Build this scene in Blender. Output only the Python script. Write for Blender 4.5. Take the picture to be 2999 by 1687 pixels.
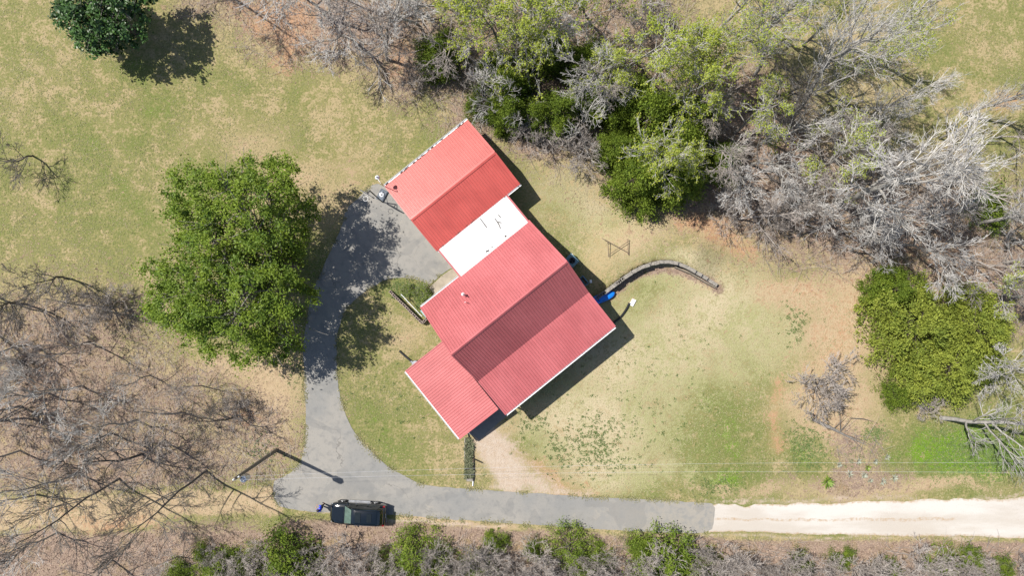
import bpy, bmesh, math, random
import numpy as np
from mathutils import Vector, Matrix

for o in list(bpy.data.objects):
    bpy.data.objects.remove(o)
SC = bpy.context.scene
COL = SC.collection

# ------------------------------------------------------------------ camera, sky, sun, exposure
CAMH = 60.0
cam_d = bpy.data.cameras.new("camera")
cam_d.sensor_width = 36.0
cam_d.lens = 24.0
cam_d.clip_end = 3000.0
cam = bpy.data.objects.new("camera", cam_d)
cam.location = (0, 0, CAMH)
COL.objects.link(cam)
SC.camera = cam

SUN_EL = math.radians(54.8)
SDX, SDY = 0.905, -0.425                      # direction in which shadows fall
world = bpy.data.worlds.new("World")
SC.world = world
world.use_nodes = True
wn = world.node_tree.nodes
wl = world.node_tree.links
bg = wn["Background"]
sky = wn.new("ShaderNodeTexSky")
sky.sky_type = 'NISHITA'
sky.sun_disc = False
sky.sun_elevation = SUN_EL
sky.sun_rotation = math.atan2(-SDX, -SDY)
wl.new(sky.outputs[0], bg.inputs[0])
bg.inputs[1].default_value = 0.075

sun_d = bpy.data.lights.new("sun", 'SUN')
sun_d.energy = 4.4
sun_d.angle = math.radians(0.53)
sun_d.color = (1.0, 0.955, 0.89)
sun = bpy.data.objects.new("sun", sun_d)
sun.location = (-60, 30, 80)
sv = Vector((SDX * math.cos(SUN_EL), SDY * math.cos(SUN_EL), -math.sin(SUN_EL)))
sun.rotation_euler = sv.to_track_quat('-Z', 'Y').to_euler()
COL.objects.link(sun)

SC.view_settings.view_transform = 'Standard'
SC.view_settings.look = 'None'
SC.view_settings.gamma = 1.0
SC.view_settings.exposure = 0.67
SC.view_settings.use_curve_mapping = False
SC.cycles.max_bounces = 5
SC.cycles.diffuse_bounces = 2
SC.cycles.glossy_bounces = 2
SC.cycles.transmission_bounces = 2

# ------------------------------------------------------------------ helpers
S = 24.0 / 36.0 * 2999.0 / CAMH               # photo pixels per metre on the ground
def P(px, py, h=0.0):
    k = (CAMH - h) / CAMH / S
    return Vector(((px - 1500.0) * k, (843.5 - py) * k, h))

def lin(c):
    c = c / 255.0
    return c / 12.92 if c <= 0.04045 else ((c + 0.055) / 1.055) ** 2.4
KEXP = 1.75
def alb(r, g, b, k=KEXP):
    return (lin(r) / k, lin(g) / k, lin(b) / k, 1.0)

def tag(o, label=None, cat=None, group=None, kind=None):
    if label: o["label"] = label
    if cat: o["category"] = cat
    if group: o["group"] = group
    if kind: o["kind"] = kind
    return o

def empty(name, loc=(0, 0, 0), rz=0.0):
    o = bpy.data.objects.new(name, None)
    o.empty_display_size = 0.3
    o.location = loc
    o.rotation_euler = (0, 0, rz)
    COL.objects.link(o)
    return o

def link(name, me, mat=None, parent=None):
    o = bpy.data.objects.new(name, me)
    COL.objects.link(o)
    if mat is not None and not me.materials:
        me.materials.append(mat)
    if parent is not None:
        o.parent = parent
    return o

def np_mesh(name, V, F, smooth=False):
    """V (n,3), F (m,k) numpy arrays, all faces with k corners."""
    V = np.asarray(V, dtype=np.float32)
    F = np.asarray(F, dtype=np.int32)
    me = bpy.data.meshes.new(name)
    m, k = F.shape
    me.vertices.add(len(V))
    me.vertices.foreach_set("co", V.ravel())
    me.loops.add(m * k)
    me.loops.foreach_set("vertex_index", F.ravel())
    me.polygons.add(m)
    me.polygons.foreach_set("loop_start", np.arange(0, m * k, k, dtype=np.int32))
    me.polygons.foreach_set("loop_total", np.full(m, k, dtype=np.int32))
    if smooth:
        me.polygons.foreach_set("use_smooth", np.ones(m, dtype=bool))
    me.update()
    me.validate()
    return me

class MB:
    def __init__(s):
        s.v = []; s.f = []
    def box(s, c, d, rz=0.0, ax=None):
        """box centred at c with sizes d; ax = optional (X,Y,Z) axis triple"""
        c = Vector(c)
        if ax is None:
            ax = (Vector((math.cos(rz), math.sin(rz), 0)), Vector((-math.sin(rz), math.cos(rz), 0)), Vector((0, 0, 1)))
        n = len(s.v)
        for sx in (-.5, .5):
            for sy in (-.5, .5):
                for sz in (-.5, .5):
                    s.v.append(c + ax[0] * (sx * d[0]) + ax[1] * (sy * d[1]) + ax[2] * (sz * d[2]))
        for q in ((0, 1, 3, 2), (4, 6, 7, 5), (0, 4, 5, 1), (2, 3, 7, 6), (0, 2, 6, 4), (1, 5, 7, 3)):
            s.f.append([n + i for i in q])
        return s
    def beam(s, a, b, w, h):
        a = Vector(a); b = Vector(b)
        x = (b - a).normalized()
        up = Vector((0, 0, 1)) if abs(x.z) < .95 else Vector((1, 0, 0))
        y = up.cross(x).normalized(); z = x.cross(y)
        return s.box((a + b) / 2, ((b - a).length, w, h), ax=(x, y, z))
    def tube(s, pts, r, n=8, caps=True):
        pts = [Vector(p) for p in pts]
        rr = r if isinstance(r, (list, tuple)) else [r] * len(pts)
        base = len(s.v)
        for i, p in enumerate(pts):
            d = (pts[min(i + 1, len(pts) - 1)] - pts[max(i - 1, 0)]).normalized()
            up = Vector((0, 0, 1)) if abs(d.z) < .9 else Vector((1, 0, 0))
            y = up.cross(d).normalized(); z = d.cross(y)
            for k in range(n):
                a = 2 * math.pi * k / n
                s.v.append(p + (y * math.cos(a) + z * math.sin(a)) * rr[i])
        for i in range(len(pts) - 1):
            for k in range(n):
                k2 = (k + 1) % n
                s.f.append([base + i * n + k, base + i * n + k2, base + (i + 1) * n + k2, base + (i + 1) * n + k])
        if caps:
            s.f.append([base + k for k in range(n)][::-1])
            s.f.append([base + (len(pts) - 1) * n + k for k in range(n)])
        return s
    def prism(s, poly, z0, z1):
        """poly: list of (x,y) counter clockwise"""
        n = len(s.v); m = len(poly)
        for p in poly: s.v.append(Vector((p[0], p[1], z0)))
        for p in poly: s.v.append(Vector((p[0], p[1], z1)))
        s.f.append([n + i for i in range(m)][::-1])
        s.f.append([n + m + i for i in range(m)])
        for i in range(m):
            j = (i + 1) % m
            s.f.append([n + i, n + j, n + m + j, n + m + i])
        return s
    def quad(s, a, b, c, d):
        n = len(s.v)
        s.v += [Vector(a), Vector(b), Vector(c), Vector(d)]
        s.f.append([n, n + 1, n + 2, n + 3]); return s
    def lathe(s, prof, c=(0, 0, 0), n=16):
        c = Vector(c); base = len(s.v)
        for (r, z) in prof:
            for k in range(n):
                a = 2 * math.pi * k / n
                s.v.append(c + Vector((r * math.cos(a), r * math.sin(a), z)))
        for i in range(len(prof) - 1):
            for k in range(n):
                k2 = (k + 1) % n
                s.f.append([base + i * n + k, base + i * n + k2, base + (i + 1) * n + k2, base + (i + 1) * n + k])
        s.f.append([base + k for k in range(n)][::-1])
        s.f.append([base + (len(prof) - 1) * n + k for k in range(n)])
        return s
    def build(s, name, mat, parent=None, smooth=False, off=None):
        me = bpy.data.meshes.new(name)
        vs = s.v if off is None else [v - Vector(off) for v in s.v]
        me.from_pydata([tuple(v) for v in vs], [], s.f)
        bm = bmesh.new(); bm.from_mesh(me)
        bmesh.ops.recalc_face_normals(bm, faces=bm.faces)
        bm.to_mesh(me); bm.free()
        if smooth:
            me.polygons.foreach_set("use_smooth", [True] * len(me.polygons))
        return link(name, me, mat, parent)

def copy_tree(o, parent=None):
    c = o.copy()
    COL.objects.link(c)
    c.parent = parent
    for ch in [x for x in KIDS.get(o.name, [])]:
        copy_tree(ch, c)
    return c
KIDS = {}

# ------------------------------------------------------------------ materials
class NT:
    def __init__(s, name):
        s.m = bpy.data.materials.new(name)
        s.m.use_nodes = True
        s.t = s.m.node_tree
        s.bsdf = s.t.nodes["Principled BSDF"]
        s.out = s.t.nodes["Material Output"]
    def n(s, typ, **kw):
        x = s.t.nodes.new(typ)
        for k, v in kw.items(): setattr(x, k, v)
        return x
    def l(s, a, b): s.t.links.new(a, b)
    def noise(s, scale, detail=3.0, rough=0.6, vec=None, dist=0.0):
        x = s.n("ShaderNodeTexNoise")
        x.inputs["Scale"].default_value = scale
        x.inputs["Detail"].default_value = detail
        x.inputs["Roughness"].default_value = rough
        x.inputs["Distortion"].default_value = dist
        if vec is not None: s.l(vec, x.inputs["Vector"])
        return x.outputs[0]
    def math(s, op, a, b=None, c=None, clamp=False):
        x = s.n("ShaderNodeMath", operation=op, use_clamp=clamp)
        for i, q in enumerate((a, b, c)):
            if q is None: continue
            if isinstance(q, (int, float)): x.inputs[i].default_value = q
            else: s.l(q, x.inputs[i])
        return x.outputs[0]
    def mr(s, v, a, b, c=0.0, d=1.0, smooth=True):
        x = s.n("ShaderNodeMapRange")
        x.interpolation_type = 'SMOOTHSTEP' if smooth else 'LINEAR'
        x.inputs[1].default_value = a; x.inputs[2].default_value = b
        x.inputs[3].default_value = c; x.inputs[4].default_value = d
        s.l(v, x.inputs[0])
        return x.outputs[0]
    def mix(s, f, a, b, mode='MIX'):
        x = s.n("ShaderNodeMix", data_type='RGBA', blend_type=mode)
        if isinstance(f, (int, float)): x.inputs[0].default_value = f
        else: s.l(f, x.inputs[0])
        for i, q in ((6, a), (7, b)):
            if isinstance(q, tuple): x.inputs[i].default_value = q
            else: s.l(q, x.inputs[i])
        return x.outputs[2]
    def attr(s, name):
        x = s.n("ShaderNodeAttribute", attribute_name=name)
        return x
    def pos(s):
        return s.n("ShaderNodeNewGeometry").outputs["Position"]
    def objc(s):
        return s.n("ShaderNodeTexCoord").outputs["Object"]
    def bump(s, h, strength=0.3, dist=0.02):
        b = s.n("ShaderNodeBump")
        b.inputs["Strength"].default_value = strength
        b.inputs["Distance"].default_value = dist
        s.l(h, b.inputs["Height"])
        s.l(b.outputs[0], s.bsdf.inputs["Normal"])

def simple(name, c, rough=0.6, metal=0.0, var=0.15, scale=3.0, c2=None, spec=0.5, coat=0.0):
    """base colour with two octaves of soft wear so that no surface is uniform"""
    t = NT(name)
    v = t.pos()
    f = t.noise(scale, 4.0, 0.65, v)
    if c2 is None:
        c2 = tuple(max(0.0, x * (1 - 2 * var)) for x in c[:3]) + (1.0,)
    t.l(t.mix(t.mr(f, 0.35, 0.7), c, c2), t.bsdf.inputs["Base Color"])
    t.bsdf.inputs["Roughness"].default_value = rough
    t.bsdf.inputs["Metallic"].default_value = metal
    t.bsdf.inputs["Specular IOR Level"].default_value = spec
    if coat:
        t.bsdf.inputs["Coat Weight"].default_value = coat
        t.bsdf.inputs["Coat Roughness"].default_value = 0.05
    return t.m

def leafmat(name, c1, c2, rough=0.5, trans=0.25, spec=0.35):
    t = NT(name)
    a = t.attr("tint")
    col = t.mix(a.outputs["Fac"], c1, c2)
    t.l(col, t.bsdf.inputs["Base Color"])
    t.bsdf.inputs["Roughness"].default_value = rough
    t.bsdf.inputs["Specular IOR Level"].default_value = spec
    tr = t.n("ShaderNodeBsdfTranslucent")
    t.l(col, tr.inputs[0])
    mx = t.n("ShaderNodeMixShader")
    mx.inputs[0].default_value = trans
    t.l(t.bsdf.outputs[0], mx.inputs[1]); t.l(tr.outputs[0], mx.inputs[2])
    t.l(mx.outputs[0], t.out.inputs["Surface"])
    return t.m

def barkmat(name, c1, c2, scale=2.5):
    t = NT(name)
    v = t.objc()
    f = t.noise(scale, 4, 0.7, v)
    oi = t.n("ShaderNodeObjectInfo")
    col = t.mix(t.mr(f, 0.35, 0.68), c1, c2)
    hs = t.n("ShaderNodeHueSaturation")
    t.l(t.mr(oi.outputs["Random"], 0, 1, 0.82, 1.15, False), hs.inputs["Value"])
    t.l(col, hs.inputs["Color"])
    t.l(hs.outputs[0], t.bsdf.inputs["Base Color"])
    t.bsdf.inputs["Roughness"].default_value = 0.85
    t.bsdf.inputs["Specular IOR Level"].default_value = 0.2
    return t.m

M = {}
def roofmat(name, c, rough):
    t = NT(name)
    v = t.pos()
    oi = t.n("ShaderNodeObjectInfo")
    f = t.noise(0.35, 3, 0.6, v)
    g = t.noise(5.0, 4, 0.7, v)
    c2 = (c[0] * .86, c[1] * .8, c[2] * .8, 1)
    col = t.mix(t.mr(f, .35, .65), c, c2)
    col = t.mix(t.mr(g, .62, .8, 0, .25), col, (c[0] * .6, c[1] * .7, c[2] * .7, 1))
    hs = t.n("ShaderNodeHueSaturation")
    t.l(t.mr(oi.outputs["Random"], 0, 1, .955, 1.045, False), hs.inputs["Value"])
    t.l(col, hs.inputs["Color"])
    t.l(hs.outputs[0], t.bsdf.inputs["Base Color"])
    t.l(t.mr(g, .3, .7, rough - .05, rough + .08), t.bsdf.inputs["Roughness"])
    t.bsdf.inputs["Specular IOR Level"].default_value = .6
    return t.m
M['roof_house'] = roofmat("red_painted_metal_faded", (0.435, 0.115, 0.12, 1), .45)
M['roof_garage'] = roofmat("red_painted_metal", (0.46, 0.085, 0.07, 1), .42)
M['roof_carport'] = roofmat("red_painted_metal_pale", (0.47, 0.13, 0.13, 1), .45)
M['roof_dark'] = simple("red_metal_trim", (0.33, 0.055, 0.05, 1), .5)
M['deck'] = simple("roof_underlay", (0.22, 0.045, 0.045, 1), .9)
M['white_roof'] = simple("white_roof_membrane", (0.70, 0.71, 0.71, 1), .5, var=.05, scale=.8)
M['white_roof'] = simple("white_roof_membrane", (0.64, 0.65, 0.65, 1), .5, scale=1.6, c2=(.50, .50, .48, 1))
M['white'] = simple("white_trim_paint", (0.78, 0.78, 0.78, 1), .45, var=.06, scale=2)
M['siding'] = simple("cream_siding", (0.62, 0.60, 0.55, 1), .7, var=.05)
M['brick'] = simple("brick_wall_paint", (0.30, 0.14, 0.10, 1), .85, var=.12, scale=6)
M['glass'] = simple("window_glass", (0.03, 0.04, 0.05, 1), .08, spec=.8)
M['concrete'] = simple("concrete", alb(205, 192, 172), .9, var=.12, scale=1.2, spec=.2)
M['block'] = simple("weathered_block", (0.30, 0.275, 0.24, 1), .95, var=.22, scale=5, spec=.2)
M['blockpink'] = simple("hollow_block_concrete", (0.36, 0.29, 0.25, 1), .95, var=.12, scale=5, spec=.2)
M['black'] = simple("black_plastic", (0.012, 0.012, 0.014, 1), .45)
M['steel'] = simple("galvanised_steel", (0.55, 0.57, 0.60, 1), .35, metal=.8)
M['rust'] = simple("rusty_steel", (0.15, 0.11, 0.08, 1), .8)
M['pole'] = simple("weathered_pole_wood", (0.22, 0.19, 0.15, 1), .9, var=.2, scale=8)
M['wire'] = simple("aluminium_wire", (0.75, 0.76, 0.78, 1), .4, metal=.2)
M['teal'] = simple("grey_blue_cabinet_paint", (0.13, 0.235, 0.28, 1), .5)
M['paleteal'] = simple("pale_green_cabinet_paint", (0.28, 0.42, 0.42, 1), .5)
M['bluebin'] = simple("grey_blue_bin_plastic", (0.12, 0.20, 0.26, 1), .5)
M['kayak'] = simple("blue_kayak_plastic", (0.008, 0.19, 0.72, 1), .35, var=.06)
M['kayak_dark'] = simple("dark_blue_kayak_well", (0.006, 0.09, 0.36, 1), .4)
M['tank'] = simple("blue_grey_tank_plastic", (0.075, 0.10, 0.135, 1), .4)
M['debris'] = simple("leaf_debris", (0.055, 0.04, 0.03, 1), .95)

# ---- ground
def ground_mat():
    t = NT("ground_cover")
    v = t.pos()
    def nz(sc, det, ro, lo=.3, hi=.7, dist=0.0):
        return t.mr(t.noise(sc, det, ro, v, dist), lo, hi, 0, 1, False)
    n_big = nz(0.13, 5, .62, .3, .7, .6)
    n_mid = nz(0.6, 4, .65, .3, .7, .4)
    n_sm = nz(2.2, 3, .7)
    n_fine = nz(5.5, 2, .75, .28, .72)
    n_grain = nz(11.0, 1, .6, .25, .75)
    def ctr(x, a): return t.math('MULTIPLY', t.math('SUBTRACT', x, .5), a)
    def add(*q):
        r = q[0]
        for z in q[1:]: r = t.math('ADD', r, z)
        return r
    lg = t.attr("green").outputs["Fac"]
    f1 = add(lg, ctr(n_big, .75), ctr(n_mid, .75), ctr(n_sm, .65), ctr(n_fine, .6))
    lawn = t.mix(t.mr(f1, .1, .55), alb(200, 180, 138), alb(160, 156, 100))
    lawn = t.mix(t.mr(f1, .45, .95), lawn, alb(132, 142, 78))
    lawn = t.mix(t.mr(f1, .95, 1.35), lawn, alb(120, 160, 42))
    lawn = t.mix(t.mr(n_grain, .55, .95, 0, .6), lawn, alb(206, 190, 150))
    lawn = t.mix(t.mr(n_fine, .55, .95, 0, .6), lawn, alb(104, 106, 60))
    pale = t.mix(t.mr(f1, .2, 1.0), alb(222, 206, 170), alb(186, 184, 130))
    pale = t.mix(t.mr(n_fine, .62, .95, 0, .45), pale, alb(150, 146, 96))
    pale = t.mix(t.mr(n_grain, .6, .95, 0, .5), pale, alb(232, 220, 186))
    def msk(name, lo=.2, hi=.85, a=1.25):
        m = t.attr(name).outputs["Fac"]
        m = add(m, ctr(n_mid, .5 * a), ctr(n_sm, .5 * a), ctr(n_fine, .45 * a))
        return t.mr(m, lo, hi)
    col = t.mix(msk("pale"), lawn, pale)
    sand = t.mix(n_sm, alb(222, 197, 162), alb(199, 173, 136))
    sand = t.mix(t.mr(n_fine, .55, .95, 0, .55), sand, alb(160, 140, 100))
    sand = t.mix(t.mr(n_grain, .6, .95, 0, .5), sand, alb(238, 214, 180))
    col = t.mix(msk("sand"), col, sand)
    lit = t.mix(n_sm, alb(190, 166, 148), alb(156, 134, 117))
    lit = t.mix(t.mr(n_mid, .45, .95, 0, .6), lit, alb(160, 144, 98))
    lit = t.mix(t.mr(n_fine, .5, .95, 0, .7), lit, alb(104, 88, 78))
    lit = t.mix(t.mr(n_grain, .5, .9, 0, .7), lit, alb(222, 196, 174))
    col = t.mix(msk("litter"), col, lit)
    clay = t.mix(n_sm, alb(226, 180, 140), alb(206, 156, 118))
    clay = t.mix(t.mr(n_grain, .5, .9, 0, .6), clay, alb(236, 208, 178))
    clay = t.mix(t.mr(n_fine, .6, .95, 0, .4), clay, alb(160, 130, 98))
    col = t.mix(t.math('MULTIPLY', msk("clay", .2, 1.15, 1.3), .85), col, clay)
    grav = t.mix(n_sm, alb(230, 213, 194), alb(212, 188, 162))
    grav = t.mix(t.mr(n_grain, .58, .95, 0, .4), grav, alb(170, 156, 140))
    col = t.mix(msk("gravel", .25, .75, .8), col, grav)
    t.l(col, t.bsdf.inputs["Base Color"])
    t.bsdf.inputs["Roughness"].default_value = .95
    t.bsdf.inputs["Specular IOR Level"].default_value = .12
    hgt = add(t.math('MULTIPLY', n_fine, .6), t.math('MULTIPLY', n_grain, .4))
    t.bump(hgt, .5, .06)
    return t.m
M['ground'] = ground_mat()

def asphalt_mat():
    t = NT("asphalt_weathered")
    v = t.pos()
    a = t.noise(.16, 4, .6, v, .3); b = t.noise(1.6, 4, .65, v); c = t.noise(14, 2, .7, v)
    col = t.mix(t.mr(a, .35, .65), alb(166, 165, 161), alb(184, 179, 170))
    col = t.mix(t.mr(b, .45, .75, 0, .5), col, alb(140, 141, 140))
    col = t.mix(t.mr(c, .55, .75, 0, .35), col, alb(120, 120, 118))
    w = t.n("ShaderNodeTexVoronoi", feature='DISTANCE_TO_EDGE')
    w.inputs["Scale"].default_value = .16
    wv = t.n("ShaderNodeVectorMath", operation='ADD')
    nz = t.n("ShaderNodeTexNoise"); nz.inputs["Scale"].default_value = .9; nz.inputs["Detail"].default_value = 4
    t.l(v, nz.inputs["Vector"]); t.l(v, wv.inputs[0]); t.l(nz.outputs["Color"], wv.inputs[1])
    t.l(wv.outputs[0], w.inputs["Vector"])
    crack = t.math('MULTIPLY', t.mr(w.outputs["Distance"], .0, .004, 1, 0), t.mr(a, .48, .6, 0, .5))
    col = t.mix(crack, col, alb(84, 82, 78))
    # dust and sand blown in from the gravel at the right hand end
    sx = t.n("ShaderNodeSeparateXYZ"); t.l(v, sx.inputs[0])
    d = t.math('MULTIPLY', t.mr(sx.outputs[0], 2, 17), t.mr(b, .35, .62))
    col = t.mix(t.math('MULTIPLY', d, .55), col, alb(204, 194, 178))
    pt = t.noise(.35, 2, .5, v, 1.2)
    col = t.mix(t.mr(pt, .56, .60, 0, .28), col, alb(138, 139, 138))
    st = t.noise(.9, 5, .7, v, .8)
    col = t.mix(t.mr(st, .58, .72, 0, .45), col, alb(196, 188, 174))
    t.l(col, t.bsdf.inputs["Base Color"])
    t.bsdf.inputs["Roughness"].default_value = .9
    t.bsdf.inputs["Specular IOR Level"].default_value = .2
    t.bump(c, .25, .02)
    return t.m
M['asphalt'] = asphalt_mat()

def gravel_mat():
    t = NT("crushed_stone_road")
    v = t.pos()
    mp = t.n("ShaderNodeMapping"); mp.inputs["Scale"].default_value = (.25, 1, 1)
    t.l(v, mp.inputs[0])
    a = t.noise(.5, 4, .6, mp.outputs[0]); b = t.noise(3, 4, .7, v); c = t.noise(13, 2, .7, v)
    wear = t.attr("wear").outputs["Fac"]
    col = t.mix(t.mr(a, .35, .65), alb(244, 238, 229), alb(226, 216, 203))
    col = t.mix(t.mr(b, .6, .8, 0, .4), col, alb(206, 196, 182))
    col = t.mix(t.mr(c, .6, .78, 0, .4), col, alb(190, 178, 162))
    w = t.math('ADD', wear, t.math('MULTIPLY', t.math('SUBTRACT', b, .5), 1.1))
    col = t.mix(t.mr(w, .45, .9, 0, .85), col, alb(206, 176, 140))
    t.l(col, t.bsdf.inputs["Base Color"])
    t.bsdf.inputs["Roughness"].default_value = .95
    t.bsdf.inputs["Specular IOR Level"].default_value = .1
    t.bump(c, .5, .04)
    return t.m
M['gravel'] = gravel_mat()

# ------------------------------------------------------------------ value noise for layout
_rs = np.random.RandomState(7)
_NG = _rs.rand(64, 64)
def vnoise(x, y, sc, oct=3):
    tot = 0; amp = 1; s = 0
    for o in range(oct):
        fx = x / sc + 13.7 * o + 500; fy = y / sc + 7.1 * o + 500
        ix = np.floor(fx).astype(int); iy = np.floor(fy).astype(int)
        tx = fx - ix; ty = fy - iy
        tx = tx * tx * (3 - 2 * tx); ty = ty * ty * (3 - 2 * ty)
        g = lambda a, b: _NG[a % 64, b % 64]
        val = (g(ix, iy) * (1 - tx) + g(ix + 1, iy) * tx) * (1 - ty) + (g(ix, iy + 1) * (1 - tx) + g(ix + 1, iy + 1) * tx) * ty
        tot = tot + val * amp; s += amp; amp *= .5; sc *= .5
    return tot / s

# ------------------------------------------------------------------ ground sheet
WALL_PTS = [(1735, 884), (1760, 864), (1785, 846), (1805, 830), (1828, 813), (1852, 797), (1878, 783), (1905, 774), (1932, 768),
            (1958, 768), (1984, 773), (2008, 783), (2032, 796), (2056, 809), (2078, 822), (2098, 834)]
WALLW = [P(*p, .4) for p in WALL_PTS]

def seg_dist(X, Y, pts):
    """distance to a polyline and sign (left side positive)"""
    best = np.full(X.shape, 1e9); sg = np.zeros(X.shape); tt = np.zeros(X.shape)
    n = len(pts) - 1
    for i in range(n):
        ax, ay = pts[i][0], pts[i][1]; bx, by = pts[i + 1][0], pts[i + 1][1]
        dx, dy = bx - ax, by - ay
        t = np.clip(((X - ax) * dx + (Y - ay) * dy) / (dx * dx + dy * dy), 0, 1)
        qx = X - ax - t * dx; qy = Y - ay - t * dy
        d = np.hypot(qx, qy)
        c = dx * qy - dy * qx
        m = d < best
        best = np.where(m, d, best); sg = np.where(m, np.sign(c), sg); tt = np.where(m, (i + t) / n, tt)
    return best, sg, tt

def sstep(a, b, x):
    t = np.clip((x - a) / (b - a), 0, 1)
    return t * t * (3 - 2 * t)

def terrain(X, Y):
    d, sg, tt = seg_dist(X, Y, WALLW)
    up = np.where(sg > 0, 1.0, 0.0) * sstep(0.10, 0.16, d) * (1 - sstep(1.2, 6.0, d))
    prof = sstep(0.0, .25, tt) * (1 - sstep(.72, 1.0, tt))
    return up * prof * .78

xf = np.arange(-50, 50.01, .25); yf = np.arange(-29.5, 29.51, .25)
xs = np.concatenate([[-900, -500, -250, -140, -90, -70, -58], xf, [58, 70, 90, 140, 250, 500, 900]])
ys = np.concatenate([[-900, -500, -250, -140, -90, -60, -40, -33], yf, [33, 40, 60, 90, 140, 250, 500, 900]])
GX, GY = np.meshgrid(xs, ys)
GZ = terrain(GX, GY)
PXg = GX * S + 1500; PYg = 843.5 - GY * S          # photo coordinates of the ground points

def blob(cx, cy, rx, ry, rot=0.0, soft=.95):
    c, s_ = math.cos(rot), math.sin(rot)
    wx = (vnoise(GX, GY, 5) - .5) * 120; wy = (vnoise(GX + 91, GY - 37, 5) - .5) * 120
    dx = PXg + wx - cx; dy = PYg + wy - cy
    u = (dx * c + dy * s_) / rx; v = (-dx * s_ + dy * c) / ry
    d = np.sqrt(u * u + v * v)
    return 1 - sstep(1 - soft, 1 + soft, d)
def band(pts, w, soft):
    q = [((p[0] - 1500) / S, (843.5 - p[1]) / S) for p in pts]
    d, _, _ = seg_dist(GX + (vnoise(GX, GY, 3) - .5) * 1.2, GY + (vnoise(GX + 50, GY, 3) - .5) * 1.2, q)
    return 1 - sstep(w / S - soft / S, w / S + soft / S, d)
def mx(*a):
    r = a[0]
    for b in a[1:]: r = np.maximum(r, b)
    return r

litter = mx(
    blob(150, 1150, 420, 330, 0) * .9, blob(450, 1180, 330, 170, .25) * .78, blob(720, 1260, 200, 150, 0) * .7, blob(300, 1360, 560, 130, 0) * .88,
    sstep(0, 26, PYg + (vnoise(GX, GY, 3) - .5) * 24 - np.interp(PXg, [-400, 780, 830, 1150, 1500, 2000, 2100, 3400], [1552, 1545, 1503, 1514, 1538, 1562, 1563, 1578])), blob(300, 1610, 700, 90),
    blob(1010, 60, 360, 140, .1), blob(1270, 150, 220, 140), blob(1700, 200, 420, 280, .15), blob(1500, 330, 200, 110),
    blob(1560, 440, 110, 60, .5), blob(2250, 520, 330, 200, .1), blob(2600, 640, 480, 170), blob(2900, 800, 300, 170),
    blob(2180, 330, 220, 170), blob(2480, 1290, 150, 60, .3) * .8, blob(2560, 1390, 260, 60) * .8, blob(660, 20, 130, 60) * .8,
    band([(1790, 862), (1870, 802), (1940, 785), (2000, 797), (2100, 850)], 14, 10))
clay = mx(blob(2440, 1000, 80, 220, .15) * .5, blob(2330, 860, 140, 60, .3) * .45, blob(830, 50, 110, 90), blob(830, 130, 60, 70) * .8, band([(2292, 1120), (2280, 1200), (2286, 1310)], 18, 40) * .85, blob(2120, 700, 100, 45, .4),
          blob(2060, 655, 70, 35) * .9, band([(1490, 1300), (1560, 1390), (1700, 1445)], 26, 60) * .8, blob(1580, 1395, 80, 40, .5) * .8, blob(1160, 170, 45, 35) * .8,
          blob(330, 1520, 170, 25) * .7, blob(2960, 320, 60, 40) * .8, blob(1640, 1440, 90, 14) * .9, blob(730, 1230, 60, 30) * .6, blob(2700, 760, 120, 60) * .7)
sand = mx(blob(2470, 960, 150, 260, .2), blob(2430, 1180, 130, 120), blob(2330, 880, 120, 60), blob(820, 1150, 90, 190), blob(680, 1090, 150, 60) * .9, blob(560, 1160, 260, 130) * .35,
          band([(-400, 1520), (0, 1510), (300, 1500), (560, 1475), (800, 1470)], 44, 26), blob(1000, 600, 120, 90) * .65, blob(880, 510, 220, 60) * .55,
          blob(1820, 690, 180, 80) * .55, blob(2640, 1430, 380, 30) * .8, blob(2150, 1430, 160, 26) * .7, band([(1180, 1515), (1500, 1552)], 10, 8),
          blob(2830, 1420, 160, 40) * .6, blob(1190, 1010, 60, 25) * .6, blob(720, 400, 110, 60) * .55)
pale = .9 * mx(blob(2120, 950, 260, 180), blob(1900, 1040, 300, 200, -.3), blob(1750, 1240, 250, 150), blob(1750, 640, 260, 130, .4) * .75, blob(2000, 820, 140, 60),
          blob(1820, 1380, 230, 60), blob(2290, 960, 80, 130) * .9)
green = .5 + .12 * blob(300, 450, 480, 400) + .26 * blob(1060, 1180, 170, 260) - .25 * blob(900, 480, 260, 140) + 1.0 * blob(2860, 1325, 190, 95) \
    + .5 * blob(2365, 1310, 65, 75) + .34 * blob(2080, 1260, 190, 150) + .06 * blob(2890, 120, 220, 180) + .4 * blob(2070, 1410, 160, 40) \
    + .35 * blob(1340, 330, 160, 90) + .3 * blob(1640, 680, 60, 90) + .3 * blob(1180, 870, 70, 40) + .45 * blob(1520, 1290, 50, 30) + .35 * blob(1250, 460, 90, 60) \
    + .35 * blob(2900, 620, 110, 60) - .1 * blob(2300, 150, 320, 200)
grs = blob(2860, 1330, 170, 90)
litter = np.clip(litter - .9 * blob(2365, 1310, 60, 70) - .8 * grs - 1.0 * band([(-400, 1520), (0, 1510), (300, 1500), (560, 1475), (800, 1470)], 40, 26), 0, 1)
gravel = mx(band([(1415, 1275), (1465, 1330), (1505, 1420)], 40, 45), band([(1470, 1330), (1580, 1430)], 40, 55) * .8, blob(1460, 1290, 60, 50, .6), band([(1440, 1435), (1720, 1450)], 10, 24) * .8,
            band([(2060, 1474), (3300, 1455)], 8, 14) * .6, band([(2060, 1564), (3300, 1582)], 6, 10) * .6, band([(815, 1480), (1000, 1520), (1500, 1545)], 6, 8) * .7)

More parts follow.
